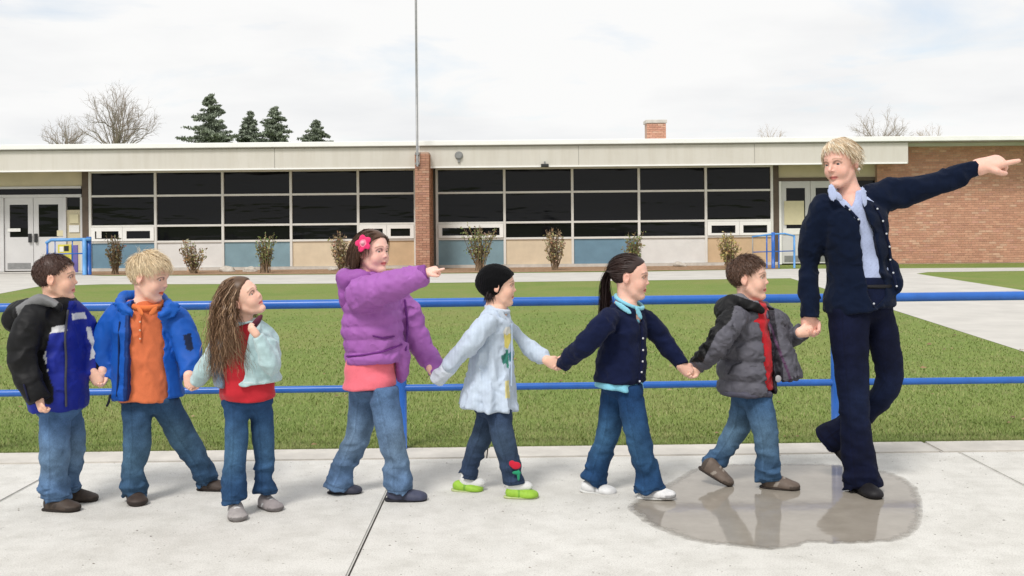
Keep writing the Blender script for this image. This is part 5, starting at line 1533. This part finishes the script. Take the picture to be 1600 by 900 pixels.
# ---------------------------------------------------------------- girl in the purple jacket, pointing
def girl_purple():
    f = Fig('girl in purple quilted jacket with pink hair flower, pointing to the right', 5.07, 590, GRP)
    F, L = f.frame(18); m, P, T = f.m, f.P, f.T
    head(f, 583, 393, -0.02, 66, 42, 2, 0, (240, 190, 175), (205, 100, 100), (100, 70, 55), smile=1.0)
    neck(f, (574, 440), 15)
    A, B = P(581, 604), P(574, 426)
    trunk_body(f, A, B, m(30), m(24), F, L)
    na = [(568, 460, -.13), (614, 446, -.22), (664, 428, -.26)]; fa = [(630, 480, .12), (656, 536, .13), (684, 578, .06)]
    arm_body(f, na); arm_body(f, fa)
    st = [(0, m(42), m(41)), (.25, m(39), m(38)), (.45, m(34), m(34)), (1, m(16), m(14))]
    s = f.add('pink_top', [loft(P(579, 604), P(578, 470), L, F, st, 0)], .0056, m_cotton, C3(250, 122, 138), [(0.008, (8, 8, 20), 3, 'soft'), (.004, (22, 22, 30), 4, 'soft')])
    st = [(0, m(43), m(43)), (.1, m(45), m(46)), (.3, m(45), m(46)), (.6, m(45), m(45)), (.8, m(45), m(41)), (.92, m(36), m(32)), (1, m(22), m(22))]
    op = f.xz([(634, 500), (640, 500), (648, 620), (632, 620)])
    pr = [loft(P(586, 566), P(576, 424), L, F, st, 0, quilt=(m(20), .0085, .0)), f.SL(na, (31, 26, 17), B, k=0, cut1=.008, quilt=(m(17), .0060)), f.SL(fa, (26, 22, 17), B, k=0, cut1=.008, quilt=(m(20), .004)),
          T([(628, 545, -.02), (630, 570, -.0), (628, 590, .02)], (13, 11, 8), k=.01)]
    pu = C3(172, 104, 184)
    band = [(530, 548), (650, 532), (650, 546), (530, 562)]
    def cf(V):
        c = np.repeat(pu[None], len(V), 0)
        return c
    j = f.add('jacket', pr, .0056, m_nylon, cf, [(0.005, (12, 12, 16), 21, 'soft'), (-0.006, (13, 13, 17), 22, 'c'), (-.003, (30, 30, 36), 23, 'c')])
    f.add('hood', [tube(ringpts(P(566, 440, .0), F, L, UPV, m(26), m(34), 60, 300, 14, lambda a: .02), [m(13)] * 14, .01, 1), ell(P(545, 458, 0), (m(15), m(30), m(30)), None, .03), ell(P(548, 440, -.05), (m(15), m(20), m(16)), None, .03)], .005, m_nylon, C3(164, 94, 176), SOFT(.006, 7), parent=j)
    strip(f, 'zipper', j, [(631, 470), (634, 500), (636, 545)], 1.8, (105, 40, 125), m_nylon)
    strip(f, 'pocket', j, [(589, 520), (604, 524), (620, 522)], 1.4, (105, 38, 122), m_nylon); strip(f, 'waist_seam', j, [(546, 553), (575, 549), (605, 544), (630, 536)], 1.5, (112, 40, 130), m_nylon)
    f.add('cuff', [T([(657, 430, -.26), (667, 427.5, -.262)], (14.5, 14), k=0, cut0=.002, cut1=.002)], .004, m_nylon, C3(140, 72, 154), parent=j)
    trousers(f, [([(596, 604, -.07), (610, 672, -.075), (619, 724, -.06), (621, 756, -.055)], (31, 25, 22, 25)),
                 ([(568, 604, .06), (562, 668, .08), (540, 722, .09), (531, 750, .09)], (30, 25, 22, 25))], (581, 602, .0, 36, 24, .10), m_denim, (100, 138, 172), wear=(152, 180, 206), fold=.014, top=601, ext=12)
    shoe(f, np.append(P(612, 700, -.055)[:2], 0), 6, m(62), .21, (72, 76, 98), (40, 40, 46), style='flat')
    shoe(f, np.append(P(520, 700, .09)[:2], 0), 6, m(52), .21, (60, 62, 78), (40, 40, 46), style='flat')
    hand(f, P(664, 427, -.262), unit((.92, -.10, .30)), (.1, .35, -.95), m(34), -1, point=True, thumb_in=.35)
    # hair : straight, shoulder length
    cap = hair_cap(f, 'hair', (98, 70, 54), .035, extra=[])
    r = np.random.default_rng(41); ro = scalp_roots(r, 3600, .0); g = grav(f)
    def flow(p, t, r0, rnd):
        d = p - np.array((.16, .05, .47)); d /= np.linalg.norm(d, axis=1)[:, None] + .05
        fr = np.clip((r0[:, :1] - .02) * 5, 0, 1) * max(0, 1 - 1.5 * t)
        d = d * max(0, .9 - 1.4 * t) + np.array((-.45, 0, 0)) * (1 - t) + g * (.25 + 1.3 * t) + fr * (np.sign(p[:, 1:2]) * np.array((0, 1.1, 0)) + np.array((-.9, 0, 0)))
        return np.where((np.linalg.norm((p - CRC) / CRR, axis=1) < 1.12)[:, None], tang(p, d), d)
    strands(f, ro, flow, .56 + .22 * np.clip(ro[:, 2] * 2, -.6, 1), 12, .0042, (98, 70, 54), 42, .05, .22, .22, name='hair_locks', parent=cap, colliders=[(np.array((.34, 0, -.10)), np.array((.34, .315, .46)))])
    # flower clip
    fc = H2W(f, (.07, -.40, .20)); nrm = unit(f.hM @ np.array((.3, -1.0, .25))); a1 = unit(np.cross(nrm, UPV)); a2 = np.cross(nrm, a1)
    pet = [ell(fc + (a1 * math.cos(k * 1.2566) + a2 * math.sin(k * 1.2566)) * m(7), (m(7.5), m(6), m(2.6)), np.column_stack([a1 * math.cos(k * 1.2566) + a2 * math.sin(k * 1.2566), -a1 * math.sin(k * 1.2566) + a2 * math.cos(k * 1.2566), nrm]), .002) for k in range(5)]
    fl_ = f.add('hair_flower', pet, .0028, m_cotton, lambda V: np.where((np.linalg.norm(V - fc, axis=1) < m(6))[:, None], C3(250, 150, 175)[None], C3(240, 62, 120)[None]), SOFT(.003, 6), parent=cap)
    f.add('flower_centre', [ell(fc + nrm * m(2.5), (m(3.2),) * 3, None, 0)], .0025, m_cotton, C3(250, 190, 200), parent=cap)
    return f

# ---------------------------------------------------------------- child in the black cap and pale blue shirt
def child_cap():
    f = Fig('child in close black knit cap, pale blue embroidered shirt and lime shoes', 5.11, 772, GRP)
    F, L = f.frame(16); m, P, T = f.m, f.P, f.T
    head(f, 780, 446, 0.0, 63, 2, 0, 0, (236, 190, 168), (208, 122, 115), (50, 38, 34))
    neck(f, (774, 490), 14)
    A, B = P(761, 638), P(775, 478)
    trunk_body(f, A, B, m(32), m(24), F, L)
    na = [(756, 508, -.13), (724, 548, -.13), (690, 588, -.03)]; fa = [(796, 508, .10), (828, 545, .12), (862, 568, .02)]
    arm_body(f, na, 8); arm_body(f, fa, 8)
    st = [(0, m(46), m(47)), (.15, m(43), m(43)), (.4, m(37), m(36)), (.65, m(36), m(31)), (.82, m(37), m(27)), (.93, m(26), m(20)), (1, m(16), m(15))]
    sb = C3(206, 220, 238)
    flw = P(792, 518); 
    def cf(V):
        c = np.repeat(sb[None], len(V), 0); x, z, y = V.T[0], V.T[2], V.T[1]
        c = c * (1 - .05 * (np.sin(x * 420) > .2)[:, None])
        frt = y < f.Y0 + .06
        for poly, cc in (([(787, 516), (797, 514), (799, 530), (794, 545), (788, 543)], (238, 222, 120)), ([(789, 512), (796, 510), (800, 518), (792, 524), (786, 520)], (246, 244, 236)), ([(790, 546), (794, 546), (795, 575), (791, 576)], (60, 140, 120)),
                         ([(783, 556), (790, 552), (792, 566), (786, 570)], (58, 130, 118)), ([(794, 552), (802, 548), (803, 562), (796, 566)], (64, 140, 150)), ([(789, 596), (795, 594), (797, 622), (790, 622)], (236, 224, 150))):
            c[in_px(V, poly) & frt] = C3(*cc)
        return c
    pr = [loft(A, B, L, F, st, 0, flute=(7, .10, .7)), f.SL(na, (17, 18, 13), B, k=0, cut1=.012), f.SL(fa, (15, 16, 12), B, k=0, cut1=.008)]
    s = f.add('shirt', pr, .0056, m_cotton, cf, [(0.006, (10, 10, 6), 3, 'soft'), (-.010, (13, 13, 7), 4, 'c'), (-.005, (30, 30, 20), 5, 'c')])
    f.add('collar', [tube(ringpts(P(777, 480), F, L, UPV, m(17), m(18), -160, 160, 16, lambda a: -.012 * math.cos(math.radians(a)) - .008), [m(3.6)] * 16, 0, 1), leaf(f, 784, 492, -.075, 10, 5, 55, yaw=25)], .004, m_cotton, C3(214, 226, 242), parent=s)
    strip(f, 'placket', s, [(800, 505), (800, 540), (799, 600)], 1.6, (186, 204, 228), m_cotton)
    f.add('cuff', [T([(699, 577, -.06), (684, 592, -.02)], (14, 13), k=0, cut1=.008)], .004, m_cotton, C3(222, 230, 242), SOFT(.004, 2), parent=s)
    trousers(f, [([(778, 636, -.06), (786, 684, -.07), (797, 722, -.06), (803, 750, -.055)], (25, 21, 19, 19)),
                 ([(766, 636, .05), (752, 684, .07), (737, 718, .08), (730, 740, .085)], (24, 20, 18, 18))], (770, 634, .0, 30, 20, .09), m_denim, (52, 72, 100), wear=(84, 106, 132), fold=.009, top=632)
    # appliqué flower on the cuff
    z0 = P(803, 722, -.055)
    fr = f.Y0 - .055 - m(19.5)
    f.add('flower_patch', [ell(np.array((P(806, 719, -.055)[0], fr - .001, P(806, 719)[2])), (m(8), .007, m(6)), None, .004), ell(np.array((P(800, 716, -.055)[0], fr + .001, P(800, 716)[2])), (m(5), .007, m(5)), None, .004)], .003, m_cotton, C3(205, 36, 60), None)
    f.add('leaf_patch', [ell(np.array((P(810, 734, -.055)[0], fr + .003, P(810, 734)[2])), (m(2.5), .007, m(9)), None, .004), ell(np.array((P(807, 730, -.055)[0], fr + .001, P(807, 730)[2])), (m(7), .007, m(3)), None, .004)], .003, m_cotton, C3(40, 150, 110), None)
    for an, tp in (((802, 756, -.055), (803, 738, -.055)), ((728, 752, .085), (733, 730, .085))):
        f.add('sock', [T([an, tp], (11, 9), k=0), ell(P(an[0] + 14, an[1] + 3, an[2]), (m(17), m(11), m(9)), None, .02)], .004, m_cotton, C3(232, 232, 230), SOFT(.003, 2))
    lg = (158, 202, 66)
    shoe(f, np.append(P(796, 700, -.06)[:2], 0), 4, m(50), .235, lg, (196, 206, 150), style='flat', trim=(120, 170, 50))
    shoe(f, np.append(P(713, 700, .085)[:2], 0), 6, m(48), .235, lg, (196, 206, 150), style='flat', trim=(120, 170, 50), pitch=-2)
    # knit cap and the hair below it
    c, M, hh = f.hc, f.hM, f.hh
    def fc(X):
        q = ((X - c) @ M) / hh; q2 = q - np.array((-.08, 0, .09)); f_, l, u = q.T
        d = (np.linalg.norm(q2 / np.array((.50, .41, .455)), axis=1) - 1) * .4
        brim = f_ * 1.0 - np.interp(u, [-.5, -.30, -.1, .05, .2, .3, .5], [-.12, -.03, .07, .15, .30, .40, .8])
        d = np.maximum(d, brim * .75); d = np.maximum(d, -.36 - u)
        rib = .006 * np.sin(np.arctan2(l, f_ + .07) * 46) 
        return ((d - rib * (u > -.5)) * hh).astype(np.float32)
    cp = f.add('knit_cap', [Prim(fc, c - hh * .6, c + hh * .6, 0)], .0034, m_knit, C3(13, 13, 16), SOFT(.003, 5))
    r = np.random.default_rng(51); ro = scalp_roots(r, 500, 0, keep=lambda p: (p[:, 2] < .0) & (p[:, 0] > -.3))
    g = grav(f)
    strands(f, ro, lambda p, t, r0, rnd: g + np.array((-.12, 0, 0)) + .1 * rnd, .26, 6, .006, (44, 30, 32), 52, .05, name='hair')
    return f

# ---------------------------------------------------------------- girl with the ponytail
def girl_pony():
    f = Fig('girl with long dark ponytail in navy cardigan and white shoes', 5.06, 975, GRP)
    F, L = f.frame(24); m, P, T = f.m, f.P, f.T
    head(f, 986, 432, 0.0, 69, 8, -4, 0, (232, 184, 166), (195, 105, 100), (52, 38, 34))
    neck(f, (978, 480), 14)
    A, B = P(968, 598), P(977, 472)
    trunk_body(f, A, B, m(32), m(26), F, L)
    na = [(950, 500, -.13), (916, 536, -.15), (882, 566, -.02)]; fa = [(1006, 498, .10), (1036, 532, .12), (1064, 570, .07)]
    arm_body(f, na, 8); arm_body(f, fa, 8)
    lb = C3(136, 208, 232); nv = C3(22, 30, 62)
    st = [(0, m(40), m(37)), (.15, m(36), m(32)), (.3, m(28), m(24)), (.8, m(28), m(24)), (1, m(16), m(16))]
    s = f.add('blouse', [loft(P(967, 607), B, L, F, st, 0, flute=(6, .06, .25))], .0056, m_cotton, lb, SOFT(.004, 3))
    f.add('collar', [tube(ringpts(P(983, 474), F, L, UPV, m(21), m(22), -175, 175, 18, lambda a: -.030 * math.cos(math.radians(a)) + .008), [m(3.2)] * 18, 0, 1),
                     leaf(f, 998, 489, -.085, 12, 4.5, 62, yaw=30), leaf(f, 974, 481, -.092, 17, 4.5, 36, yaw=-8)], .004, m_cotton, C3(146, 214, 236), parent=s)
    st = [(0, m(41), m(37)), (.12, m(43), m(39)), (.45, m(39), m(35)), (.75, m(41), m(32)), (.9, m(31), m(26)), (1, m(21), m(20))]
    pr = [loft(A, P(978, 476), L, F, st, 0), f.SL(na, (20, 18, 14), B, k=0, cut1=.012), f.SL(fa, (19, 17, 14), B, k=0, cut1=.010),
          polycut(f.xz([(984, 470), (998, 496), (1004, 512), (1012, 470)]), f.Y0 - .4, f.Y0 + .0, .008)]
    j = f.add('cardigan', pr, .0054, m_knit, nv, [(0.006, (10, 10, 12), 3, 'soft'), (-.008, (11, 11, 14), 4, 'c'), (-.003, (26, 26, 30), 6, 'c')])
    strip(f, 'placket', j, [(1000, 505), (1001, 530), (1000, 560), (995, 594)], 3.4, (20, 26, 56), m_knit)
    for y, x in ((508, 1000), (526, 1001), (544, 1001), (561, 1000), (577, 998), (591, 995)):
        q = UP(x, y, f.Y0); yy = project_y(j, f, q[0], q[2]); button(f, np.array((q[0] + .002, yy - .012, q[2])), .0052, (215, 215, 222), unit(-UPV * 0 + F * .5 + np.array((0, -1, 0))), j)
    trousers(f, [([(980, 602, -.06), (994, 670, -.07), (1006, 722, -.055), (1013, 756, -.05)], (27, 23, 22, 27)),
                 ([(960, 602, .05), (952, 668, .07), (937, 718, .08), (928, 748, .085)], (26, 22, 21, 26))], (970, 600, .0, 31, 24, .09), m_denim, (34, 74, 116), wear=(78, 124, 166), fold=.012, top=598, ext=10)
    shoe(f, np.append(P(1004, 700, -.05)[:2], 0), 8, m(58), .20, (232, 232, 232), (225, 225, 222), style='sneaker', trim=(210, 210, 214), pitch=3)
    shoe(f, np.append(P(914, 700, .085)[:2], 0), 4, m(56), .20, (232, 232, 232), (225, 225, 222), style='flat', pitch=-4)
    cap = hair_cap(f, 'hair', (62, 45, 42), .018, hl=.02)
    r = np.random.default_rng(61); ro = scalp_roots(r, 3600, .02); tie = np.array((-.46, 0.0, .10)); g = grav(f)
    def flow(p, t, r0, rnd):
        d = tie - p; d /= np.linalg.norm(d, axis=1)[:, None] + .03; return tang(p, d) + d * .1
    strands(f, ro, flow, np.minimum(np.linalg.norm(ro - tie, axis=1) * 1.2, .85), 9, .0042, (66, 48, 44), 62, .022, .25, .10, name='hair_locks', parent=cap, tipk=.8)
    n = 1000; d0 = r.normal(size=(n, 3)) * .035; rt = tie + d0
    wav = r.random(n) * 6.28
    def fl2(p, t, r0, rnd):
        b = np.array((-.5, 0, .1)) * max(0, 1 - 4.5 * t) + np.array((.10, 0, 0)) * t + g * (.7 + 1.8 * t) + np.array((.03, -.02, 0)) * math.sin(t * 9)
        return b + rnd * .05 * (1 - .3 * t)
    strands(f, rt, fl2, 1.75, 16, .0050, (52, 38, 37), 63, .0, .25, .06, name='ponytail', parent=cap, collide_head=True)
    f.add('hair_tie', [ell(H2W(f, tie + np.array((-.01, 0, 0))), (m(4), m(6), m(7)), None, 0)], .003, m_cotton, C3(120, 170, 200), parent=cap)
    return f

# ---------------------------------------------------------------- boy in the grey puffer jacket
def boy_puffer():
    f = Fig('boy in open dark grey puffer jacket over red shirt, beside the teacher', 5.22, 1172, GRP)
    F, L = f.frame(26); m, P, T = f.m, f.P, f.T
    head(f, 1171, 434, 0.0, 69, 10, 3, 0, (234, 188, 168), (205, 110, 105), (100, 75, 60))
    neck(f, (1168, 482), 14)
    short_hair(f, (98, 72, 58), 7, n=3800, length=0.13, comb=(0.45, 0, -0.15), lift=0.036, width=0.0038, jit=.75)
    A, B = P(1172, 618), P(1170, 476)
    trunk_body(f, A, B, m(32), m(26), F, L)
    na = [(1146, 500, -.14), (1119, 540, -.17), (1091, 570, -.05)]; fa = [(1212, 500, .10), (1234, 528, .10), (1252, 519, .02)]
    arm_body(f, na, 8); arm_body(f, fa, 8)
    st = [(0, m(36), m(34)), (.5, m(36), m(33)), (.8, m(36), m(29)), (1, m(16), m(17))]
    s = f.add('red_shirt', [loft(P(1176, 608), P(1174, 470), L, F, st, 0)], .0056, m_cotton, C3(204, 34, 46), SOFT(.006, 3))
    f.add('collar', [tube(ringpts(P(1176, 474), F, L, UPV, m(17), m(18), -180, 180, 14, lambda a: -.012 * math.cos(math.radians(a))), [m(4.5)] * 14, 0, 1)], .004, m_cotton, C3(214, 44, 54), parent=s)
    gy, bk = C3(96, 95, 105), C3(19, 19, 22)
    st = [(0, m(42), m(42)), (.1, m(46), m(46)), (.35, m(46), m(45)), (.65, m(45), m(41)), (.82, m(43), m(36)), (.93, m(32), m(28)), (1, m(20), m(20))]
    op = f.xz([(1180, 462), (1187, 500), (1193, 545), (1198, 604), (1198, 640), (1216, 640), (1212, 590), (1208, 540), (1200, 480), (1196, 462)])
    pr = [loft(P(1168, 615), B, L, F, st, 0, n=2.2, quilt=(m(31), .019, m(8))), f.SL(na, (22, 21, 15), B, k=0, cut1=.008, quilt=(m(18), .010)), f.SL(fa, (20, 17, 15), B, k=0, cut1=.006, quilt=(m(15), .007)),
          T([(1206, 500, -.0), (1220, 545, -.02), (1230, 588, -.03)], (15, 18, 19), k=.012, cut1=.012), T([(1214, 500, .04), (1226, 545, .03), (1238, 590, .02)], (13, 15, 17), k=.012, cut1=.012), polycut(op, f.Y0 - .5, f.Y0 + .03, .008)]
    lin_ = [(1197, 470), (1208, 470), (1216, 530), (1222, 560), (1226, 615), (1200, 615), (1200, 560)]
    shb = [(1100, 460), (1150, 470), (1142, 500), (1120, 520), (1098, 566), (1078, 566)]
    def cf(V):
        c = np.repeat(gy[None], len(V), 0); x, z, y = V[:, 0], V[:, 2], V[:, 1]
        c[in_px(V, lin_) & (x > P(1198, 560)[0])] = C3(44, 42, 50)
        a, b = P(1203, 520, 0), P(1232, 600, 0); tape = np.abs((x - a[0]) * (b[2] - a[2]) - (z - a[2]) * (b[0] - a[0])) / math.hypot(b[0] - a[0], b[2] - a[2]) < .006
        c[tape & (z < P(0, 500)[2]) & (y < f.Y0 + .1)] = C3(90, 60, 90)
        c[in_px(V, shb) & (y < f.Y0 - .0)] = bk
        return c
    j = f.add('puffer_jacket', pr, .0056, m_nylon, cf, [(-0.006, (22, 22, 26), 22, 'c'), (-.004, (44, 44, 44), 23, 'c')])
    f.add('hood', [T([(1190, 486, -.10), (1160, 470, -.10), (1142, 476, -.02), (1146, 478, .08), (1180, 474, .12), (1204, 484, .06)], (7, 11, 14, 14, 10, 6), k=.01, sub=5), ell(P(1136, 486, -.02), (m(18), m(36), m(20)), None, .03)], .005, m_nylon,
          lambda V: np.where(((V[:, 2] - P(0, 474)[2]) * 1 + (V[:, 0] - P(1150, 0)[0]) * .35 > 0)[:, None], C3(120, 120, 128)[None], bk[None]), SOFT(.006, 9), parent=j)
    f.add('hem_band', [tube(ringpts(P(1168, 611), F, L, UPV, m(40), m(42), -125, -12, 12), [m(5.5)] * 12, 0, 1)], .0045, m_nylon, C3(82, 81, 96), SOFT(.004, 3), parent=j)
    strip(f, 'pocket_seam', j, [(1131, 580), (1138, 566), (1150, 560)], 1.4, (50, 50, 60), m_nylon)
    f.add('inner_tag', [ell(P(1216, 592, -.11), (m(5), .006, m(6)), None, 0)], .0032, m_cotton, C3(170, 168, 172), parent=j)
    trousers(f, [([(1182, 618, -.06), (1197, 678, -.07), (1199, 718, -.06), (1200, 744, -.055)], (28, 22, 20, 21)),
                 ([(1164, 618, .05), (1154, 664, .08), (1130, 704, .10), (1114, 724, .11)], (27, 22, 19, 18))], (1173, 614, .0, 32, 24, .09), m_denim, (64, 104, 140), wear=(118, 154, 184), fold=.013, top=608, ext=8)
    shoe(f, np.append(P(1197, 700, -.03)[:2], 0), 8, m(58), .215, (112, 98, 88), (60, 52, 48), trim=(160, 150, 140))
    a = P(1100, 736, .06)
    shoe(f, np.array((a[0], a[1], a[2])), 12, m(56), .215, (112, 98, 88), (60, 52, 48), trim=(160, 150, 140), pitch=-26)
    return f

# ---------------------------------------------------------------- the teacher
def teacher():
    f = Fig('woman in navy cardigan and dark flared jeans, pointing with her arm outstretched', 5.18, 1340, GRP)
    f.h = .0036
    F, L = f.frame(74); m, P, T = f.m, f.P, f.T
    head(f, 1313, 255, -0.02, 73, 122, -6, 3, (232, 182, 165), (190, 105, 100), (150, 120, 95), iris=(70, 80, 90), adult=True, smile=.2, look=.1)
    neck(f, (1330, 310, .0), 16)
    A, B = P(1345, 484), P(1328, 300)
    trunk_body(f, P(1343, 476), B, m(36), m(20), F, L)
    na = [(1284, 330, .0), (1264, 408, .03), (1266, 494, -.02)]; fa = [(1378, 306, .02), (1458, 290, .0), (1529, 262, -.04)]
    arm_body(f, na, 12); arm_body(f, fa, 12)
    ls = C3(190, 202, 238)
    f.body.append(tube([P(1330, 306, -.01), P(1332, 322, -.03), P(1338, 350, -.04)], [m(13), m(15), m(12)], .006, 2))
    st = [(0, m(41), m(33)), (.3, m(39), m(30)), (.6, m(41), m(31)), (.8, m(40), m(29)), (.9, m(34), m(24)), (1, m(20), m(18))]
    def cfs(V): return np.repeat(ls[None], len(V), 0) * (1 - .10 * (np.sin(V[:, 0] * 260 + 1.2 * np.sin(V[:, 2] * 300)) * np.sin(V[:, 2] * 280) > .35)[:, None])
    s = f.add('blouse', [loft(P(1352, 438), B, L, F, st, 0), polycut(f.xz([(1307, 280), (1311, 298), (1323, 311), (1335, 325), (1341, 312), (1344, 296), (1343, 280)]), f.Y0 - .5, f.Y0 - .01, .006)], .0050, m_cotton, cfs, [(0.007, (10, 10, 5), 3, 'soft'), (.003, (26, 26, 16), 4, 'soft')])
    f.add('collar', [T([(1344, 296, -.02), (1332, 296, .07), (1308, 292, .03), (1301, 298, -.05)], (4, 5, 5, 4), k=.006, sub=5), 
                     leaf(f, 1300, 301, -.105, 14, 6.5, 82, yaw=-25), leaf(f, 1309, 306, -.108, 10, 5, 44), leaf(f, 1350, 308, -.10, 17, 5.5, 80, yaw=25)], .004, m_cotton, ls * 1.05, parent=s)
    f.add('sleeve_cuff', [T([(1522, 265, -.035), (1536, 259, -.043)], (11.5, 11), k=0, cut1=.0)], .004, m_cotton, C3(214, 222, 240), parent=s)
    nv = C3(14, 25, 48)
    st = [(0, m(57), m(50)), (.08, m(57), m(48)), (.34, m(48), m(39), 0, m(3)), (.55, m(51), m(42), m(3)), (.72, m(56), m(43), m(2)), (.86, m(52), m(36)), (.95, m(38), m(26)), (1, m(24), m(20))]
    op = f.xz([(1302, 300), (1319, 316), (1337, 348), (1348, 392), (1354, 430), (1356, 462), (1366, 476), (1380, 462), (1377, 432), (1371, 390), (1360, 345), (1350, 318), (1346, 285), (1320, 270)])
    pr = [loft(A, P(1328, 302), L, F, st, 0, n=2.1), f.SL(na, (25, 19, 16), B, k=0, cut1=.008), f.SL(fa, (28, 23, 17), B, k=0, cut1=.006), ell(P(1362, 318, .02), (m(36), m(24), m(24)), None, .03),
          T([(1392, 420, -.03), (1398, 440, -.05), (1399, 452, -.06)], (12, 11, 9), k=.02), polycut(op, f.Y0 - .5, f.Y0 + .01, .008)]
    j = f.add('cardigan', pr, .0060, m_knit, nv, [(0.006, (8, 8, 9), 21, 'soft'), (-0.009, (9, 9, 12), 22, 'c'), (-.004, (22, 22, 26), 23, 'c')])
    def placket(pts):
        return strip(f, 'placket', j, pts, 2.4, (17, 26, 52), m_knit)
    p1 = [(1312, 323), (1326, 341), (1336, 362), (1342, 386), (1346, 430), (1349, 474)]; p2 = [(1357, 322), (1367, 344), (1375, 367), (1380, 389), (1384, 411), (1388, 432), (1390, 448)]
    placket(p1); placket(p2)
    def along(pts, ts):
        pts = np.array(pts, float); d = np.concatenate([[0], np.cumsum(np.linalg.norm(np.diff(pts, axis=0), axis=1))]); d /= d[-1]
        return [(np.interp(t, d, pts[:, 0]), np.interp(t, d, pts[:, 1])) for t in ts]
    for pts, n in ((p1, 9), (p2, 7)):
        for x, y in along(pts, np.linspace(.04, .98, n)):
            q = UP(x, y, f.Y0); yy = project_y(j, f, q[0], q[2]); button(f, np.array((q[0], yy - .010, q[2])), .0050, (200, 204, 214), (0, -1, 0), j)
    tr = C3(17, 24, 50)
    trousers(f, [([(1326, 482, -.03), (1329, 550, -.06), (1334, 630, -.08), (1338, 690, -.08), (1347, 756, -.08)], (32, 28, 23, 24, 30)),
                 ([(1366, 482, .02), (1390, 588, .02), (1358, 640, .10), (1306, 676, .19)], (29, 21, 18, 19)),
                 ([(1372, 624, .08), (1312, 672, .17), (1296, 684, .20)], (17, 20, 26))], (1346, 480, .0, 48, 30, .10), m_denim, (17, 25, 52), wear=(26, 38, 70), fold=.010, slim=False, top=474)
    f.add('waistband', [loft(P(1347, 480), P(1348, 432), L, F, [(0, m(47), m(38)), (1, m(40), m(33))], 0)], .005, m_denim, C3(17, 25, 52))
    f.add('belt', [tube(ringpts(P(1352, 446), F, L, UPV, m(34), m(43), -60, 60, 10), [m(3.2)] * 10, 0, 1)], .0045, m_shoe, C3(24, 22, 26))
    shoe(f, np.append(P(1340, 700, -.06)[:2], 0), 62, m(72), .17, (24, 22, 26), (18, 17, 18), style='flat')
    a = P(1290, 688, .22)
    shoe(f, a, 10, m(70), .17, (24, 22, 26), (18, 17, 18), style='flat', pitch=-48)
    hand(f, P(1530, 261, -.04), unit((.95, -.05, .26)), (.0, .5, -.9), m(64), -1, point=True, thumb_in=.55)
    # earring
    f.add('earring', [ell(H2W(f, (-.04, .40, -.17)), (m(2.4),) * 3, None, 0)], .0025, m_btn, C3(236, 232, 224))
    # short layered fair hair swept across the forehead
    cap = hair_cap(f, 'hair', (240, 216, 184), .05, hl=.01)
    r = np.random.default_rng(81); ro = scalp_roots(r, 3800, .0); g = grav(f)
    part = np.array((.05, -.10, .50))
    def flow(p, t, r0, rnd):
        d = p - part; d /= np.linalg.norm(d, axis=1)[:, None] + .05
        d = d + np.array((.10, .65, .15)) * (r0[:, :1] > .02) + np.array((-.25, 0, 0)) * (r0[:, :1] < -.15) + g * (.2 + .9 * t)
        return np.where((np.linalg.norm((p - CRC) / CRR, axis=1) < 1.15)[:, None], tang(p, d) + (p - CRC) / CRR * (.30 * (1 - 1.6 * t)), d)
    def hc(ro_, r_):
        k = r_.random(len(ro_)); return np.where((k < .3)[:, None], C3(214, 186, 152), np.where((k < .7)[:, None], C3(246, 226, 196), C3(252, 244, 226)))
    strands(f, ro, flow, (.17 + .13 * np.clip(ro[:, 2] * 2, 0, 1)) * np.where(ro[:, 0] > .12, .72, 1), 9, .0044, hc, 82, .04, .10, .20, name='hair_locks', parent=cap)
    return f

b1, b2, g3, g4, c5, g6, b7, t8 = boy_ski(), boy_blond(), girl_long(), girl_purple(), child_cap(), girl_pony(), boy_puffer(), teacher()
hold(b1, b2, 156, 597, 5.03, b1.m(38), b2.m(36), (.5, .85), (-.15, .98))
hold(b2, g3, 299, 603, 4.95, b2.m(36), g3.m(32), (.15, .98), (-.75, .6))
hold(g4, c5, 684, 586, 5.12, g4.m(34), c5.m(30), (.65, .75), (-.75, .65))
hold(c5, g6, 868, 570, 5.08, c5.m(34), g6.m(34), (.85, .5), (-.8, .45))
hold(g6, b7, 1077, 582, 5.14, g6.m(36), b7.m(36), (.75, .65), (-.85, .45))
hold(b7, t8, 1266, 516, 5.16, b7.m(36), t8.m(50), (.9, -.15), (.08, 1.0))
for f_ in (b1, b2, g3, g4, c5, g6, b7, t8): finish_body(f_)
